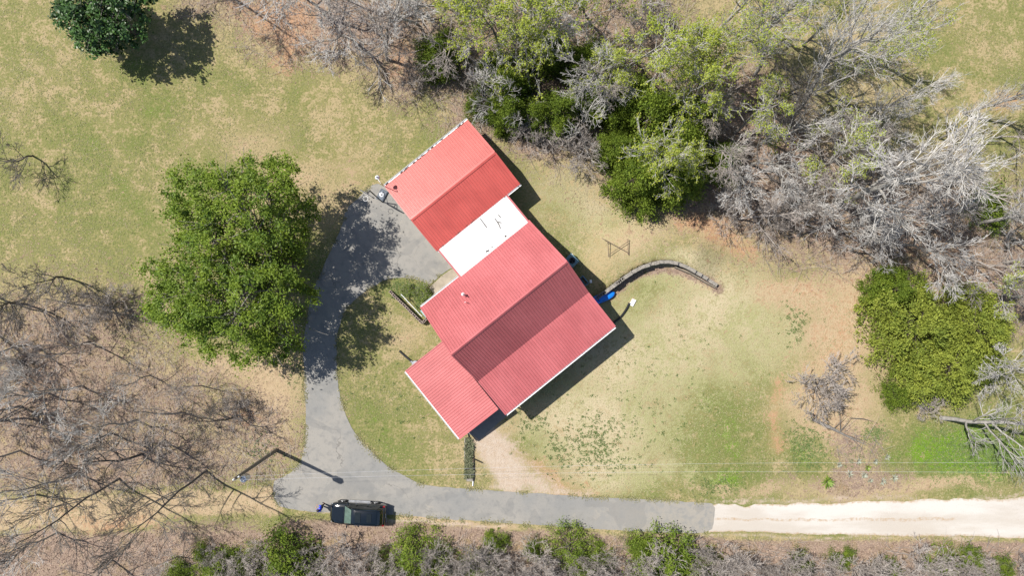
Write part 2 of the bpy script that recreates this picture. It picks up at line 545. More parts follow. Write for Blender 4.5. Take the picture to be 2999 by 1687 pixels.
V = np.stack([GX.ravel(), GY.ravel(), GZ.ravel()], 1)
ny, nx = GX.shape
ii = np.arange(ny - 1)[:, None] * nx + np.arange(nx - 1)[None, :]
F = np.stack([ii, ii + 1, ii + nx + 1, ii + nx], -1).reshape(-1, 4)
gme = np_mesh("ground", V, F, True)
for nm, arr in (("litter", litter), ("clay", clay), ("sand", sand), ("pale", pale), ("green", green), ("gravel", gravel)):
    at = gme.attributes.new(nm, 'FLOAT', 'POINT')
    at.data.foreach_set("value", arr.astype(np.float32).ravel())
ground = tag(link("ground", gme, M['ground']), "dry spring lawn with leaf litter and bare clay patches", "ground", kind="structure")

def samp(arr, px, py):
    i = np.clip(np.searchsorted(xs, (px - 1500) / S), 0, nx - 1)
    j = np.clip(np.searchsorted(ys, (843.5 - py) / S), 0, ny - 1)
    return arr[j, i]

# ------------------------------------------------------------------ roads and slabs
def dense(pts, step=.2):
    out = []
    n = len(pts)
    for i in range(n):
        a = Vector(pts[i][:2]); b = Vector(pts[(i + 1) % n][:2])
        m = max(1, int((b - a).length / step))
        for k in range(m): out.append(a.lerp(b, k / m))
    return out
def smooth_closed(pts, it=1):
    for _ in range(it):
        q = []
        n = len(pts)
        for i in range(n):
            a = pts[i]; b = pts[(i + 1) % n]
            q += [a.lerp(b, .25), a.lerp(b, .75)]
        pts = q
    return pts
def flat_sheet(name, pxpts, z, mat, amp=.05, it=1, thick=.05, attr=None):
    pts = smooth_closed([P(*p).xy for p in pxpts], it)
    pts = dense(pts, .18)
    rng = random.Random(len(pts))
    q = []
    off = 0
    for i, p in enumerate(pts):
        off = off * .6 + rng.uniform(-amp, amp) * .8
        nx_ = float(vnoise(np.array(p.x), np.array(p.y), .8)) - .5
        t = (pts[(i + 1) % len(pts)] - pts[i - 1]).normalized()
        q.append(p + Vector((t.y, -t.x)) * (off + nx_ * amp * 3))
    bm = bmesh.new()
    vs = [bm.verts.new((p.x, p.y, z)) for p in q]
    es = [bm.edges.new((vs[i], vs[(i + 1) % len(vs)])) for i in range(len(vs))]
    r = bmesh.ops.triangle_fill(bm, use_beauty=True, use_dissolve=False, edges=es, normal=(0, 0, 1))
    fs = [f for f in bm.faces]
    ex = bmesh.ops.extrude_face_region(bm, geom=fs)
    dn = [g for g in ex['geom'] if isinstance(g, bmesh.types.BMVert)]
    for v in dn: v.co.z -= thick
    bmesh.ops.recalc_face_normals(bm, faces=bm.faces)
    me = bpy.data.meshes.new(name)
    bm.to_mesh(me); bm.free()
    return link(name, me, mat)

ASPH = [(1112, 533), (1085, 545), (1053, 576), (1012, 611), (1000, 670), (965, 742), (936, 809), (914, 850), (905, 902), (895, 960), (889, 1019), (891, 1088),
        (895, 1180), (897, 1265), (890, 1330), (874, 1366), (845, 1390), (815, 1404), (801, 1412), (801, 1468), (830, 1490), (900, 1499), (1000, 1504), (1150, 1508),
        (1300, 1521), (1500, 1533), (1720, 1549), (1850, 1556), (2000, 1562), (2084, 1561), (2092, 1520), (2094, 1478), (2060, 1473), (1950, 1467), (1850, 1461),
        (1720, 1457), (1650, 1450), (1500, 1442), (1400, 1434), (1330, 1430), (1255, 1424), (1215, 1412), (1180, 1393), (1140, 1370), (1100, 1335), (1060, 1295),
        (1035, 1262), (1010, 1210), (995, 1150), (987, 1090), (985, 1020), (990, 970), (1004, 925), (1030, 885), (1065, 856), (1105, 832), (1130, 817), (1200, 813),
        (1240, 824), (1258, 838), (1292, 803), (1345, 775), (1330, 700), (1230, 610)]
asph = tag(flat_sheet("asphalt_driveway", ASPH, .03, M['asphalt'], .03, 1), kind="structure", label="grey asphalt driveway and lane", cat="driveway")

# gravel road with two wheel tracks: a strip grid
def gravel_strip():
    n = 260; m = 16
    Vv = []; W = []
    for i in range(n + 1):
        px = 2076 + (4600 - 2076) * i / n
        top = 1479 - (px - 2090) * .0265 if px < 3000 else 1455
        bot = 1561 + (px - 2090) * .021 if px < 3000 else 1580
        top += (float(vnoise(np.array(px / 30.), np.array(0.), 1.3)) - .5) * 20
        bot += (float(vnoise(np.array(px / 30.), np.array(9.), 1.3)) - .5) * 12
        for j in range(m + 1):
            f = j / m
            p = P(px, top + (bot - top) * f)
            z = .012 + .02 * math.sin(math.pi * f) * min(1, max(0, (px - 2092) / 60))
            if j in (0, m): z = -.02
            Vv.append((p.x, p.y, z))
            W.append(math.exp(-((f - .53) / .06) ** 2) * .85 * (1.0 if px < 2800 else .65) + (.8 if j in (0, m) else .65 if j in (1, m - 1) else .3 if j in (2, m - 2) else 0))
    ii = np.arange(n)[:, None] * (m + 1) + np.arange(m)[None, :]
    F = np.stack([ii, ii + m + 1, ii + m + 2, ii + 1], -1).reshape(-1, 4)[:, ::-1]
    me = np_mesh("gravel_road", np.array(Vv), F, True)
    a = me.attributes.new("wear", 'FLOAT', 'POINT'); a.data.foreach_set("value", np.array(W, dtype=np.float32))
    return link("gravel_road", me, M['gravel'])
tag(gravel_strip(), kind="structure", label="white crushed stone road with a worn centre strip", cat="road")

tag(flat_sheet("concrete_pad", [(1258, 842), (1296, 806), (1350, 772), (1380, 800), (1330, 850), (1286, 862), (1272, 862)], .045, M['concrete'], .01, 0), kind="structure",
    label="small tan concrete pad beside the house", cat="pavement")
tag(flat_sheet("carport_slab", [(1250, 1100), (1330, 1030), (1484, 1218), (1405, 1288), (1372, 1270)], .04, M['asphalt'], .01, 0), kind="structure",
    label="dark slab under the carport", cat="pavement")

# ------------------------------------------------------------------ buildings
TH = 0.678
UD = Vector((math.cos(TH), math.sin(TH), 0))         # along the ridge (towards the right, up in the picture)
VD = Vector((math.sin(TH), -math.cos(TH), 0))        # across, towards the lower right
def UV(u, v, h=0.0): return UD * u + VD * v + Vector((0, 0, h))

PW = .232
_panel_cache = {}
def panel_mesh(L, w, mat, ribh=.03):
    key = (round(L, 3), round(w, 4), mat.name)
    if key in _panel_cache: return _panel_cache[key]
    g = .006; t = .012
    prof = [(g, -t), (g, .0), (g + .004, ribh), (g + .026, ribh), (g + .036, .0), (w * .5 - .012, .0), (w * .5, .006), (w * .5 + .012, 0), (w - g, 0), (w - g, -t)]
    vs = []; n = len(prof)
    for y in (0, L):
        for (x, z) in prof: vs.append((x, y, z))
    fs = [[i, i + 1, n + i + 1, n + i] for i in range(n - 1)]
    fs += [list(range(n)), list(range(2 * n - 1, n - 1, -1))]
    me = bpy.data.meshes.new("roof_panel")
    me.from_pydata(vs, [], fs)
    bm = bmesh.new(); bm.from_mesh(me); bmesh.ops.recalc_face_normals(bm, faces=bm.faces); bm.to_mesh(me); bm.free()
    me.materials.append(mat)
    _panel_cache[key] = me
    return me

def roof_slope(house, a0, a1, b0, mat, name="roof", deckmat=None):
    """a0->a1: upper edge, b0: lower edge start (under a0). Builds the deck part and its panels."""
    a0 = Vector(a0); a1 = Vector(a1); b0 = Vector(b0)
    X = (a1 - a0); W = X.length; X = X / W
    Y = (b0 - a0); Y -= X * Y.dot(X); L = Y.length; Y = Y / L
    Z = X.cross(Y)
    flip = Z.z < 0
    if flip: Z = -Z
    mb = MB()
    mb.box(a0 + X * (W / 2) + Y * (L / 2) - Z * .075, (W - .03, L - .02, .11), ax=(X, Y, Z))
    deck = mb.build(name, deckmat or M['deck'], house)
    n = max(1, round(W / PW)); w = W / n
    me = panel_mesh(L, w, mat)
    for i in range(n):
        o = bpy.data.objects.new("roof_panel", me)
        COL.objects.link(o)
        o.parent = deck
        if not flip:
            mtx = Matrix.Translation(a0 + X * (w * i)) @ Matrix((X, Y, Z)).transposed().to_4x4()
        else:
            mtx = Matrix.Translation(a0 + X * (w * (i + 1))) @ Matrix((-X, Y, Z)).transposed().to_4x4()
        o.matrix_local = mtx
    return deck, (X, Y, Z, W, L)

def gutter(parent, a, b, out, mat=None, w=.13):
    """open-topped gutter trough from a to b, hanging off the eave on the side 'out'"""
    a = Vector(a); b = Vector(b); out = Vector(out).normalized()
    X = (b - a).normalized(); L = (b - a).length
    prof = [(0, 0), (0, -.12), (w * .8, -.12), (w, 0), (w - .014, 0), (w * .8 - .012, -.105), (.014, -.105), (.014, 0)]
    mb = MB()
    for e in (a, b):
        for (q, z) in prof: mb.v.append(e + out * (q + .004) + Vector((0, 0, z - .01)))
    n = len(prof)
    for i in range(n): mb.f.append([i, (i + 1) % n, n + (i + 1) % n, n + i])
    mb.f.append(list(range(n))); mb.f.append(list(range(n, 2 * n)))
    return mb.build("gutter", mat or M['white'], parent)

def debris_line(parent, a, b, seed, dens=5.0, w=.1, name="leaf_debris"):
    rng = random.Random(seed)
    a = Vector(a); b = Vector(b); L = (b - a).length
    mb = MB(); X = (b - a).normalized(); Yv = Vector((-X.y, X.x, 0))
    t = 0
    while t < L:
        if rng.random() < .55:
            c = a + X * t + Yv * rng.uniform(-w, w) * .5 + Vector((0, 0, rng.uniform(.0, .02)))
            mb.box(c, (rng.uniform(.08, .42), rng.uniform(.035, .10), .02), rng.uniform(-.35, .35) + math.atan2(X.y, X.x))
        t += rng.uniform(.04, .8) * 5 / dens
    o = mb.build(name, M['debris'], parent)
    tag(o, kind="stuff")
    return o

# ---- main house: fitted plan and heights
u0, u1 = -6.982, 4.64
v = [-3.539, 1.098, 4.249, 7.878]
hh = [2.70, 6.35, 3.72, 3.38]
house = empty("house", UV(-1.1, 2.2, 0))
OFF = house.location.copy()
def H(u, vv, h): return UV(u, vv, h) - OFF
tag(house, "red metal-roofed house with carport wing and white flat-roofed link to the garage", "house")
ov = .35
wu0, wu1 = u0 + .28, u1 - .28
def pane_window(parent, c, ax, w, h):
    fr = MB(); X, Z, N = ax
    for dx, dz, sx, sz in ((0, h / 2, w + .1, .07), (0, -h / 2, w + .1, .07), (-w / 2, 0, .07, h), (w / 2, 0, .07, h), (0, 0, .04, h)):
        fr.box(c + X * dx + Z * dz + N * .03, (sx, sz, .06), ax=(X, Z, N))
    f = fr.build("window", M['white'], parent)
    g = MB().box(c + N * .012, (w, h, .015), ax=(X, Z, N)).build("pane", M['glass'], f)
    return f
wl_ = MB()
poly = [(v[0] + ov, 0), (v[2] - .1, 0), (v[2] - .1, hh[2] - .25), (v[1], hh[1] - .2), (v[0] + ov, hh[0] + .12)]
n0 = len(wl_.v)
for uu in (wu0, wu1):
    for (a, z) in poly: wl_.v.append(H(uu, a, z))
k = len(poly)
wl_.f.append([n0 + i for i in range(k)]); wl_.f.append([n0 + k + i for i in range(k)][::-1])
for i in range(k): wl_.f.append([n0 + i, n0 + (i + 1) % k, n0 + k + (i + 1) % k, n0 + k + i])
housewall = wl_.build("wall", M['siding'], house)
for (uu, vv, nrm, w_, h_) in ((wu1, -1.2, 1, 1.0, 1.1), (wu1, 2.6, 1, 1.0, 1.1)):
    pane_window(house, H(uu + .003, vv, 1.6), (VD, Vector((0, 0, 1)), UD), w_, h_)
for uu in (-4.9, -1.4, 2.4):
    pane_window(house, H(uu, v[2] - .1 + .003, 1.6), (UD, Vector((0, 0, 1)), VD), 1.1, 1.1)
pane_window(house, H(-5.4, v[0] + ov - .003, 1.55), (UD, Vector((0, 0, 1)), -VD), 1.1, 1.0)
dr = MB().box(H(.5, v[2] - .1 + .03, 1.03), (.95, 2.06, .05), ax=(UD, Vector((0, 0, 1)), VD)).build("door", M['white'], house)
MB().box(H(.86, v[2] - .1 + .08, 1.0), (.05, .12, .06), ax=(UD, Vector((0, 0, 1)), VD)).build("handle", M['steel'], dr)

d1, _ = roof_slope(house, H(u0, v[1], hh[1]), H(u1, v[1], hh[1]), H(u0, v[0], hh[0]), M['roof_house'])
d2, _ = roof_slope(house, H(u0, v[1], hh[1]), H(u1, v[1], hh[1]), H(u0, v[2], hh[2]), M['roof_house'])
d3, _ = roof_slope(house, H(u0, v[2], hh[2]), H(u1, v[2], hh[2]), H(u0, v[3], hh[3]), M['roof_house'])
# porch posts carrying the shallow slope
for uu in (u0 + .3, u0 + 3.1, -1.2, 1.7, u1 - .3):
    MB().box(H(uu, v[3] - .35, (hh[3] - .2) / 2), (.12, .12, hh[3] - .2), TH).build("porch_post", M['white'], house)
MB().beam(H(u0 + .1, v[3] - .35, hh[3] - .26), H(u1 - .1, v[3] - .35, hh[3] - .26), .1, .16).build("porch_beam", M['white'], house)
def ridge_cap(parent, a, b, dv1, dv2, mat):
    """two folded strips over the ridge; dv = downhill unit vectors"""
    mb = MB(); a = Vector(a); b = Vector(b); up = Vector((0, 0, .042))
    w = .17
    mb.quad(a + up, b + up, b + up + Vector(dv1) * w, a + up + Vector(dv1) * w)
    mb.quad(b + up, a + up, a + up + Vector(dv2) * w, b + up + Vector(dv2) * w)
    o = mb.build("ridge_cap", mat, parent)
    sm = o.modifiers.new("thick", 'SOLIDIFY'); sm.thickness = .012; sm.offset = -1
    return o
def down(va, ha, vb, hb):
    q = VD * (vb - va) + Vector((0, 0, hb - ha)); return q.normalized()
ridge_cap(d1, H(u0 - .02, v[1], hh[1]), H(u1 + .02, v[1], hh[1]), down(v[1], hh[1], v[0], hh[0]), down(v[1], hh[1], v[2], hh[2]), M['roof_house'])
def rake(parent, pts, side, mat, w=.11):
    for a, b in zip(pts[:-1], pts[1:]):
        mb = MB(); a = Vector(a); b = Vector(b)
        x = (b - a).normalized(); y = Vector(side); z = x.cross(y)
        if z.z < 0: z = -z
        mb.box((a + b) / 2 + y * .015 - z * .035, ((b - a).length - .01, w, .16), ax=(x, y, z))
        mb.build("rake_trim", mat, parent)
for uu, sd in ((u0, -UD), (u1, UD)):
    rake(house, [H(uu, v[0], hh[0]), H(uu, v[1] - .02, hh[1])], sd, M['roof_house'])
    rake(house, [H(uu, v[1] + .02, hh[1]), H(uu, v[2], hh[2]), H(uu, v[3], hh[3])], sd, M['roof_house'])
gutter(house, H(u0, v[3], hh[3]), H(u1, v[3], hh[3]), VD)
# eave gutter in front of the carport side, up to the link roof
lk0, lk1 = P(1348.5, 804.6, 2.75), P(1542.3, 648.1, 2.75)
gutter(house, H(u0, v[0], hh[0]), H(-2.9, v[0], hh[0]), -VD)
# vents
vp = P(1356, 862, 4.6)
vt = MB().tube([vp - OFF + Vector((0, 0, -.5)), vp - OFF + Vector((0, 0, .35))], .055, 10)
vt = vt.build("vent_pipe", M['white'], house)
MB().lathe([(.14, 0), (.09, .06), (.07, .1)], vp - OFF + Vector((0, 0, -.12)), 10).build("flashing", M['white'], vt)
vp2 = P(1363, 885, 4.9)
MB().tube([vp2 - OFF + Vector((0, 0, -.4)), vp2 - OFF + Vector((0, 0, .16))], .035, 8).build("vent_pipe", M['white'], house)

# ---- carport wing
c_nw_lo = P(1187.7, 1088.2, 2.30) - OFF; c_se_lo = P(1345.6, 1285.9, 2.30) - OFF
c_nw_hi = P(1300.5, 998.5, 2.62) - OFF
Xc = (c_se_lo - c_nw_lo).normalized()
dC, (X_, Y_, Z_, W_, L_) = roof_slope(house, c_nw_hi, c_nw_hi + Xc * (c_se_lo - c_nw_lo).length, c_nw_lo, M['roof_carport'])
c_se_hi = c_nw_hi + X_ * W_
c_nw_lo = c_nw_hi + Y_ * L_; c_se_lo = c_se_hi + Y_ * L_
gutter(house, c_nw_lo, c_se_lo, Y_, w=.12)
rake(house, [c_nw_hi, c_nw_lo], -X_, M['roof_carport'], .09)
rake(house, [c_se_hi, c_se_lo], X_, M['roof_carport'], .09)
for f in (.06, .5, .94):
    p = c_nw_lo.lerp(c_se_lo, f) - Y_ * .25
    MB().box((p.x, p.y, p.z / 2 - .06), (.11, .11, p.z - .12), TH).build("carport_post", M['white'], house)

# ---- flat white link roof
lk_h = 2.78
q = [P(1280.5, 723.6, lk_h) - OFF, P(1476.2, 563.3, lk_h) - OFF, P(1544, 646.5, lk_h) - OFF, P(1348.5, 804.6, lk_h) - OFF]
e1 = (q[1] - q[0]).normalized(); e2 = (q[3] - q[0]); e2 = (e2 - e1 * e2.dot(e1)).normalized()
Wk = ((q[1] - q[0]).length + (q[2] - q[3]).length) / 2; Lk = ((q[3] - q[0]).dot(e2) + (q[2] - q[1]).dot(e2)) / 2 + .45
flat = MB().box(q[0] + e1 * Wk / 2 + e2 * Lk / 2 + Vector((0, 0, -.08)), (Wk, Lk, .14), ax=(e1, e2, Vector((0, 0, 1)))).build("flat_roof", M['white_roof'], house)
nS = 22
shm = bpy.data.meshes.new("roof_sheet")
sb = MB().box((0, 0, 0), (Wk / nS - .012, Lk - .04, .012)).build("roof_sheet", M['white_roof'], flat)
for i in range(nS):
    o = sb if i == 0 else sb.copy()
    if i: COL.objects.link(o); o.parent = flat
    cpt = q[0] + e1 * (Wk * (i + .5) / nS) + e2 * Lk / 2 + Vector((0, 0, -.002))
    o.matrix_local = Matrix.Translation(cpt) @ Matrix((e1, e2, Vector((0, 0, 1)))).transposed().to_4x4()
for s0, sd in ((q[0], -e1), (q[0] + e1 * Wk, e1)):
    MB().box(s0 + sd * .07 + e2 * Lk * .47 + Vector((0, 0, -.10)), (.13, Lk * .94, .22), ax=(e1, e2, Vector((0, 0, 1)))).build("edge_trim", M['roof_house'], flat)
    MB().box(s0 - sd * .4 + e2 * (Lk - .5) * .5 + Vector((0, 0, -.15)) - Vector((0, 0, (lk_h - .15) / 2)), (.12, Lk - .6, lk_h - .16), ax=(e1, e2, Vector((0, 0, 1)))).build("link_wall", M['siding'], house)
gutter(house, q[0] + e2 * .02, q[0] + e1 * Wk + e2 * .02, -e2, w=.11)
debris_line(flat, q[0] + e1 * .4 + e2 * .2 + Vector((0, 0, .016)), q[0] + e1 * (Wk - .4) + e2 * .16 + Vector((0, 0, .016)), 3, 7, .10)
debris_line(flat, q[3] + e1 * .4 - e2 * .12 + Vector((0, 0, .016)), q[2] - e1 * .5 - e2 * .12 + Vector((0, 0, .016)), 5, 4, .05)
stk = MB()
for pts in (((1407, 640), (1416, 652), (1426, 666)), ((1449, 639), (1456, 648), (1463, 660), (1466, 669)), ((1457, 650), (1469, 652)), ((1460, 629), (1467, 637))):
    stk.tube([P(a, b, lk_h + .02) - OFF for a, b in pts], .03, 4)
tag(stk.build("fallen_sticks", M['debris'], flat), kind="stuff")

# ---- garage
gu0, gu1 = -2.93, 5.93
gv = [-13.43, -9.66, -6.36]; gh = [2.42, 3.47, 2.80]
garage = empty("garage", UV(1.5, -9.7, 0))
OFG = garage.location.copy()
def G(u, vv, h): return UV(u, vv, h) - OFG
tag(garage, "red metal-roofed garage with debris-filled white gutter at the head of the driveway", "garage")
wl_ = MB(); poly = [(gv[0] + .3, 0), (gv[2] - .3, 0), (gv[2] - .3, gh[2] - .08), (gv[1], gh[1] - .14), (gv[0] + .3, gh[0] - .06)]
for uu in (gu0 + .25, gu1 - .25):
    for (a, z) in poly: wl_.v.append(G(uu, a, z))
k = len(poly)
wl_.f.append(list(range(k))); wl_.f.append(list(range(k, 2 * k))[::-1])
for i in range(k): wl_.f.append([i, (i + 1) % k, k + (i + 1) % k, k + i])
wl_.build("wall", M['siding'], garage)
gd = MB().box(G(gu0 + .25 - .02, -9.8, 1.05), (4.6, 2.1, .05), ax=(VD, Vector((0, 0, 1)), UD)).build("garage_door", M['white'], garage)
for i in range(1, 4):
    MB().box(G(gu0 + .25 - .055, -9.8, 2.1 * i / 4), (4.5, .025, .02), ax=(VD, Vector((0, 0, 1)), UD)).build("door_rib", M['white'], gd)
g1, _ = roof_slope(garage, G(gu0, gv[1], gh[1]), G(gu1, gv[1], gh[1]), G(gu0, gv[0], gh[0]), M['roof_garage'])
g2, _ = roof_slope(garage, G(gu0, gv[1], gh[1]), G(gu1, gv[1], gh[1]), G(gu0, gv[2], gh[2]), M['roof_garage'])
ridge_cap(g1, G(gu0 - .02, gv[1], gh[1]), G(gu1 + .02, gv[1], gh[1]), down(gv[1], gh[1], gv[0], gh[0]), down(gv[1], gh[1], gv[2], gh[2]), M['roof_garage'])
for uu, sd in ((gu0, -UD), (gu1, UD)):
    rake(garage, [G(uu, gv[0], gh[0]), G(uu, gv[1] - .02, gh[1])], sd, M['roof_garage'])
    rake(garage, [G(uu, gv[1] + .02, gh[1]), G(uu, gv[2], gh[2])], sd, M['roof_garage'])
gutter(garage, G(gu0 - .1, gv[0], gh[0]), G(gu1 + .1, gv[0], gh[0]), -VD, w=.17)
gutter(garage, G(gu0, gv[2], gh[2]), G(gu1 + .1, gv[2], gh[2]), VD, w=.15)
debris_line(garage, G(gu0 + .2, gv[0] - .02, gh[0] + .01), G(gu1 - .2, gv[0] - .02, gh[0] + .01), 11, 7, .10)
debris_line(garage, G(gu1 - 1.6, gv[2] + .03, gh[2] + .01), G(gu1 - .1, gv[2] + .03, gh[2] + .01), 12, 5, .06)

# ------------------------------------------------------------------ retaining wall of blocks behind the house
def curved_wall():
    pts = [Vector((p.x, p.y)) for p in WALLW]
    root = empty("retaining_wall", (pts[8].x, pts[8].y, 0))
    tag(root, "curved retaining wall of weathered grey blocks behind the house", "wall")
    off = Vector((pts[8].x, pts[8].y, 0))
    # arc length
    L = [0]
    for a, b in zip(pts[:-1], pts[1:]): L.append(L[-1] + (b - a).length)
    def at(s):
        s = max(0, min(L[-1] - 1e-4, s))
        for i in range(len(L) - 1):
            if L[i + 1] >= s:
                f = (s - L[i]) / (L[i + 1] - L[i]); return pts[i].lerp(pts[i + 1], f), (pts[i + 1] - pts[i]).normalized()
    rng = random.Random(4)
    bw = .41
    solid = MB().box((0, 0, 0), (bw, .30, .2))
    # hollow block: two cells
    def hollow():
        m = MB(); w = .30
        m.box((0, w / 2 - .02, 0), (bw, .04, .2)); m.box((0, -w / 2 + .02, 0), (bw, .04, .2))
        for x in (-bw / 2 + .02, 0, bw / 2 - .02): m.box((x, 0, 0), (.04, w - .082, .198))
        return m
    ob_s = solid.build("block", M['block'], root)
    bv = ob_s.modifiers.new("b", 'BEVEL'); bv.width = .012; bv.segments = 1
    ob_h = hollow().build("block", M['block'], root)
    first = {0: True, 1: True}
    n = int(L[-1] / (bw + .012))
    for lay in range(5):
        for i in range(n):
            s = (i + .5 + (.5 if lay % 2 else 0)) * (bw + .012)
            t = s / L[-1]
            if s > L[-1]: continue
            prof = min(1, t / .2 + .25) * min(1, max(0, (1.0 - t) / .3) + .28)
            top = 1.0 * prof
            z = lay * .205 + .1
            if z > top + .02: continue
            if lay == 4 and rng.random() < .1: continue
            p, d = at(s)
            hl = 1 if (lay >= 2 and i in (6, 7, 1, 2)) else 0
            src = ob_h if hl else ob_s
            if first[hl]: o = src; first[hl] = False
            else:
                o = src.copy(); COL.objects.link(o); o.parent = root
            q = Vector((p.x, p.y, z)) - off
            o.location = (q.x + rng.uniform(-.012, .012), q.y + rng.uniform(-.012, .012), q.z)
            o.rotation_euler = (0, 0, math.atan2(d.y, d.x) + rng.uniform(-.04, .04))
    return root
curved_wall()

# wooden edging boards along the foot of the wall, right half
eb = empty("edging_rail", P(2050, 812, 0))
tag(eb, "grey board lying along the foot of the curved block wall", "board")
o0 = eb.location.copy()
for (a, b) in (((1975, 778), (2020, 797)), ((2020, 797), (2062, 822)), ((2062, 822), (2092, 838))):
    MB().beam(P(*a, .3) - o0 + Vector((.05, -.13, 0)), P(*b, .3) - o0 + Vector((.05, -.13, 0)), .09, .5).build("board", M['pole'], eb)

# ------------------------------------------------------------------ hollow block planter wall left of the house
pw = empty("hollow_block_wall", P(1190, 900, 0))
tag(pw, "straight row of hollow concrete blocks edging the bed beside the house", "wall")
o0 = pw.location.copy()
a = P(1141, 852, .4); b = P(1238, 947, .4)
d = (b - a); n = 10; ang = math.atan2(d.y, d.x); L1 = d.length
def hblock(w=.40, t=.21, h=.2):
    m = MB()
    m.box((0, t / 2 - .02, 0), (w, .035, h)); m.box((0, -t / 2 + .02, 0), (w, .035, h))
    for x in (-w / 2 + .02, 0, w / 2 - .02): m.box((x, 0, 0), (.035, t - .077, h - .002))
    return m
src = hblock(L1 / n - .012).build("block", M['blockpink'], pw)
fst = True
rng = random.Random(9)
for lay in range(3):
    for i in range(n):
        if lay == 2 and i < 1: continue
        o = src
        if not fst:
            o = src.copy(); COL.objects.link(o); o.parent = pw
        fst = False
        c = a.lerp(b, (i + .5) / n) - o0
        o.location = (c.x + rng.uniform(-.01, .01), c.y + rng.uniform(-.01, .01), .1 + .205 * lay)
        o.rotation_euler = (0, 0, ang + rng.uniform(-.03, .03))
e = b + Vector((.30, .32, 0))
for lay in range(3):
    for i in range(2):
        o = src.copy(); COL.objects.link(o); o.parent = pw
        c = b + (e - b).normalized() * (.12 + .43 * i + .1) + d.normalized() * -.02 - o0
        o.location = (c.x, c.y, .1 + .205 * lay); o.rotation_euler = (0, 0, math.atan2((e - b).y, (e - b).x))

rl = empty("pipe_rail", P(1205, 893, 0)); o0 = rl.location.copy()
tag(rl, "thin white pipe rail between the hollow block wall and the house", "rail")
MB().tube([P(1175, 862, .8) - o0, P(1236, 927, .8) - o0], .03, 6).build("rail", M['white'], rl)
for p in ((1176, 863), (1206, 895), (1235, 926)):
    q_ = P(*p, .8) - o0
    MB().tube([(q_.x, q_.y, 0), (q_.x, q_.y, .79)], .022, 6).build("post", M['white'], rl)

ub = empty("utility_cabinet", P(1249, 914, 0), TH); tag(ub, "pale green metal cabinet against the house wall by the block bed", "cabinet")
MB().box((0, 0, .5), (.42, .7, 1.0)).build("body", M['paleteal'], ub)
MB().box((0, 0, 1.02), (.46, .74, .03)).build("lid", M['paleteal'], ub)
MB().box((-.22, 0, .5), (.02, .55, .8)).build("door", M['paleteal'], ub)

# ------------------------------------------------------------------ air conditioner, bin, box, kayak, drain pipe
ac = empty("air_conditioner", P(1675.5, 762.5, .9).xy.to_3d(), math.atan2(-24, -24) + math.pi)
ac.rotation_euler = (0, 0, math.radians(-46))
tag(ac, "grey-blue air conditioning unit with a round fan against the house", "air conditioner")
acb = MB().box((0, 0, .45), (1.0, .80, .86)).build("body", M['teal'], ac)
ring = MB().lathe([(.24, 0), (.27, 0), (.27, .03), (.24, .03)], (0.03, 0, .88), 24).build("fan_ring", M['black'], ac)
MB().lathe([(.235, 0), (.235, .004)], (0.03, 0, .885), 24).build("fan_well", M['black'], ac)
for k in range(3):
    aa = k * 2.094 + .5
    MB().box((.03 + .13 * math.cos(aa), .13 * math.sin(aa), .905), (.18, .12, .01), aa).build("fan_blade", M['steel'], ac)
MB().lathe([(.06, 0), (.05, .03)], (.03, 0, .895), 12).build("fan_hub", M['black'], ac)
for s_ in (-1, 1):
    for k in range(6):
        MB().box((0, s_ * .403, .15 + .11 * k), (.9, .012, .05)).build("louvre", M['black'], ac)
MB().box((-.35, .40, .83), (.16, .05, .10)).build("disconnect_box", M['white'], ac)

bn = empty("storage_bin", P(1709, 824, .5).xy.to_3d(), math.radians(-52))
tag(bn, "open grey-blue plastic bin next to the air conditioning unit", "bin")
m = MB(); m.box((0, 0, .03), (.78, .5, .05))
for sx in (-1, 1): m.box((sx * .37, 0, .3), (.04, .5, .5))
for sy in (-1, 1): m.box((0, sy * .23, .3), (.70, .04, .5))
m.build("body", M['bluebin'], bn)
m = MB()
for sx in (-1, 1): m.box((sx * .40, 0, .56), (.07, .62, .04))
for sy in (-1, 1): m.box((0, sy * .275, .56), (.728, .07, .04))
m.build("rim", M['bluebin'], bn)
bx_ = empty("small_white_box", P(1731, 824, .3).xy.to_3d(), .1); tag(bx_, "small white box on the grass beside the open bin", "box")
MB().box((0, 0, .13), (.17, .26, .26)).build("body", M['white'], bx_); MB().box((0, 0, .27), (.19, .28, .02)).build("lid", M['white'], bx_)

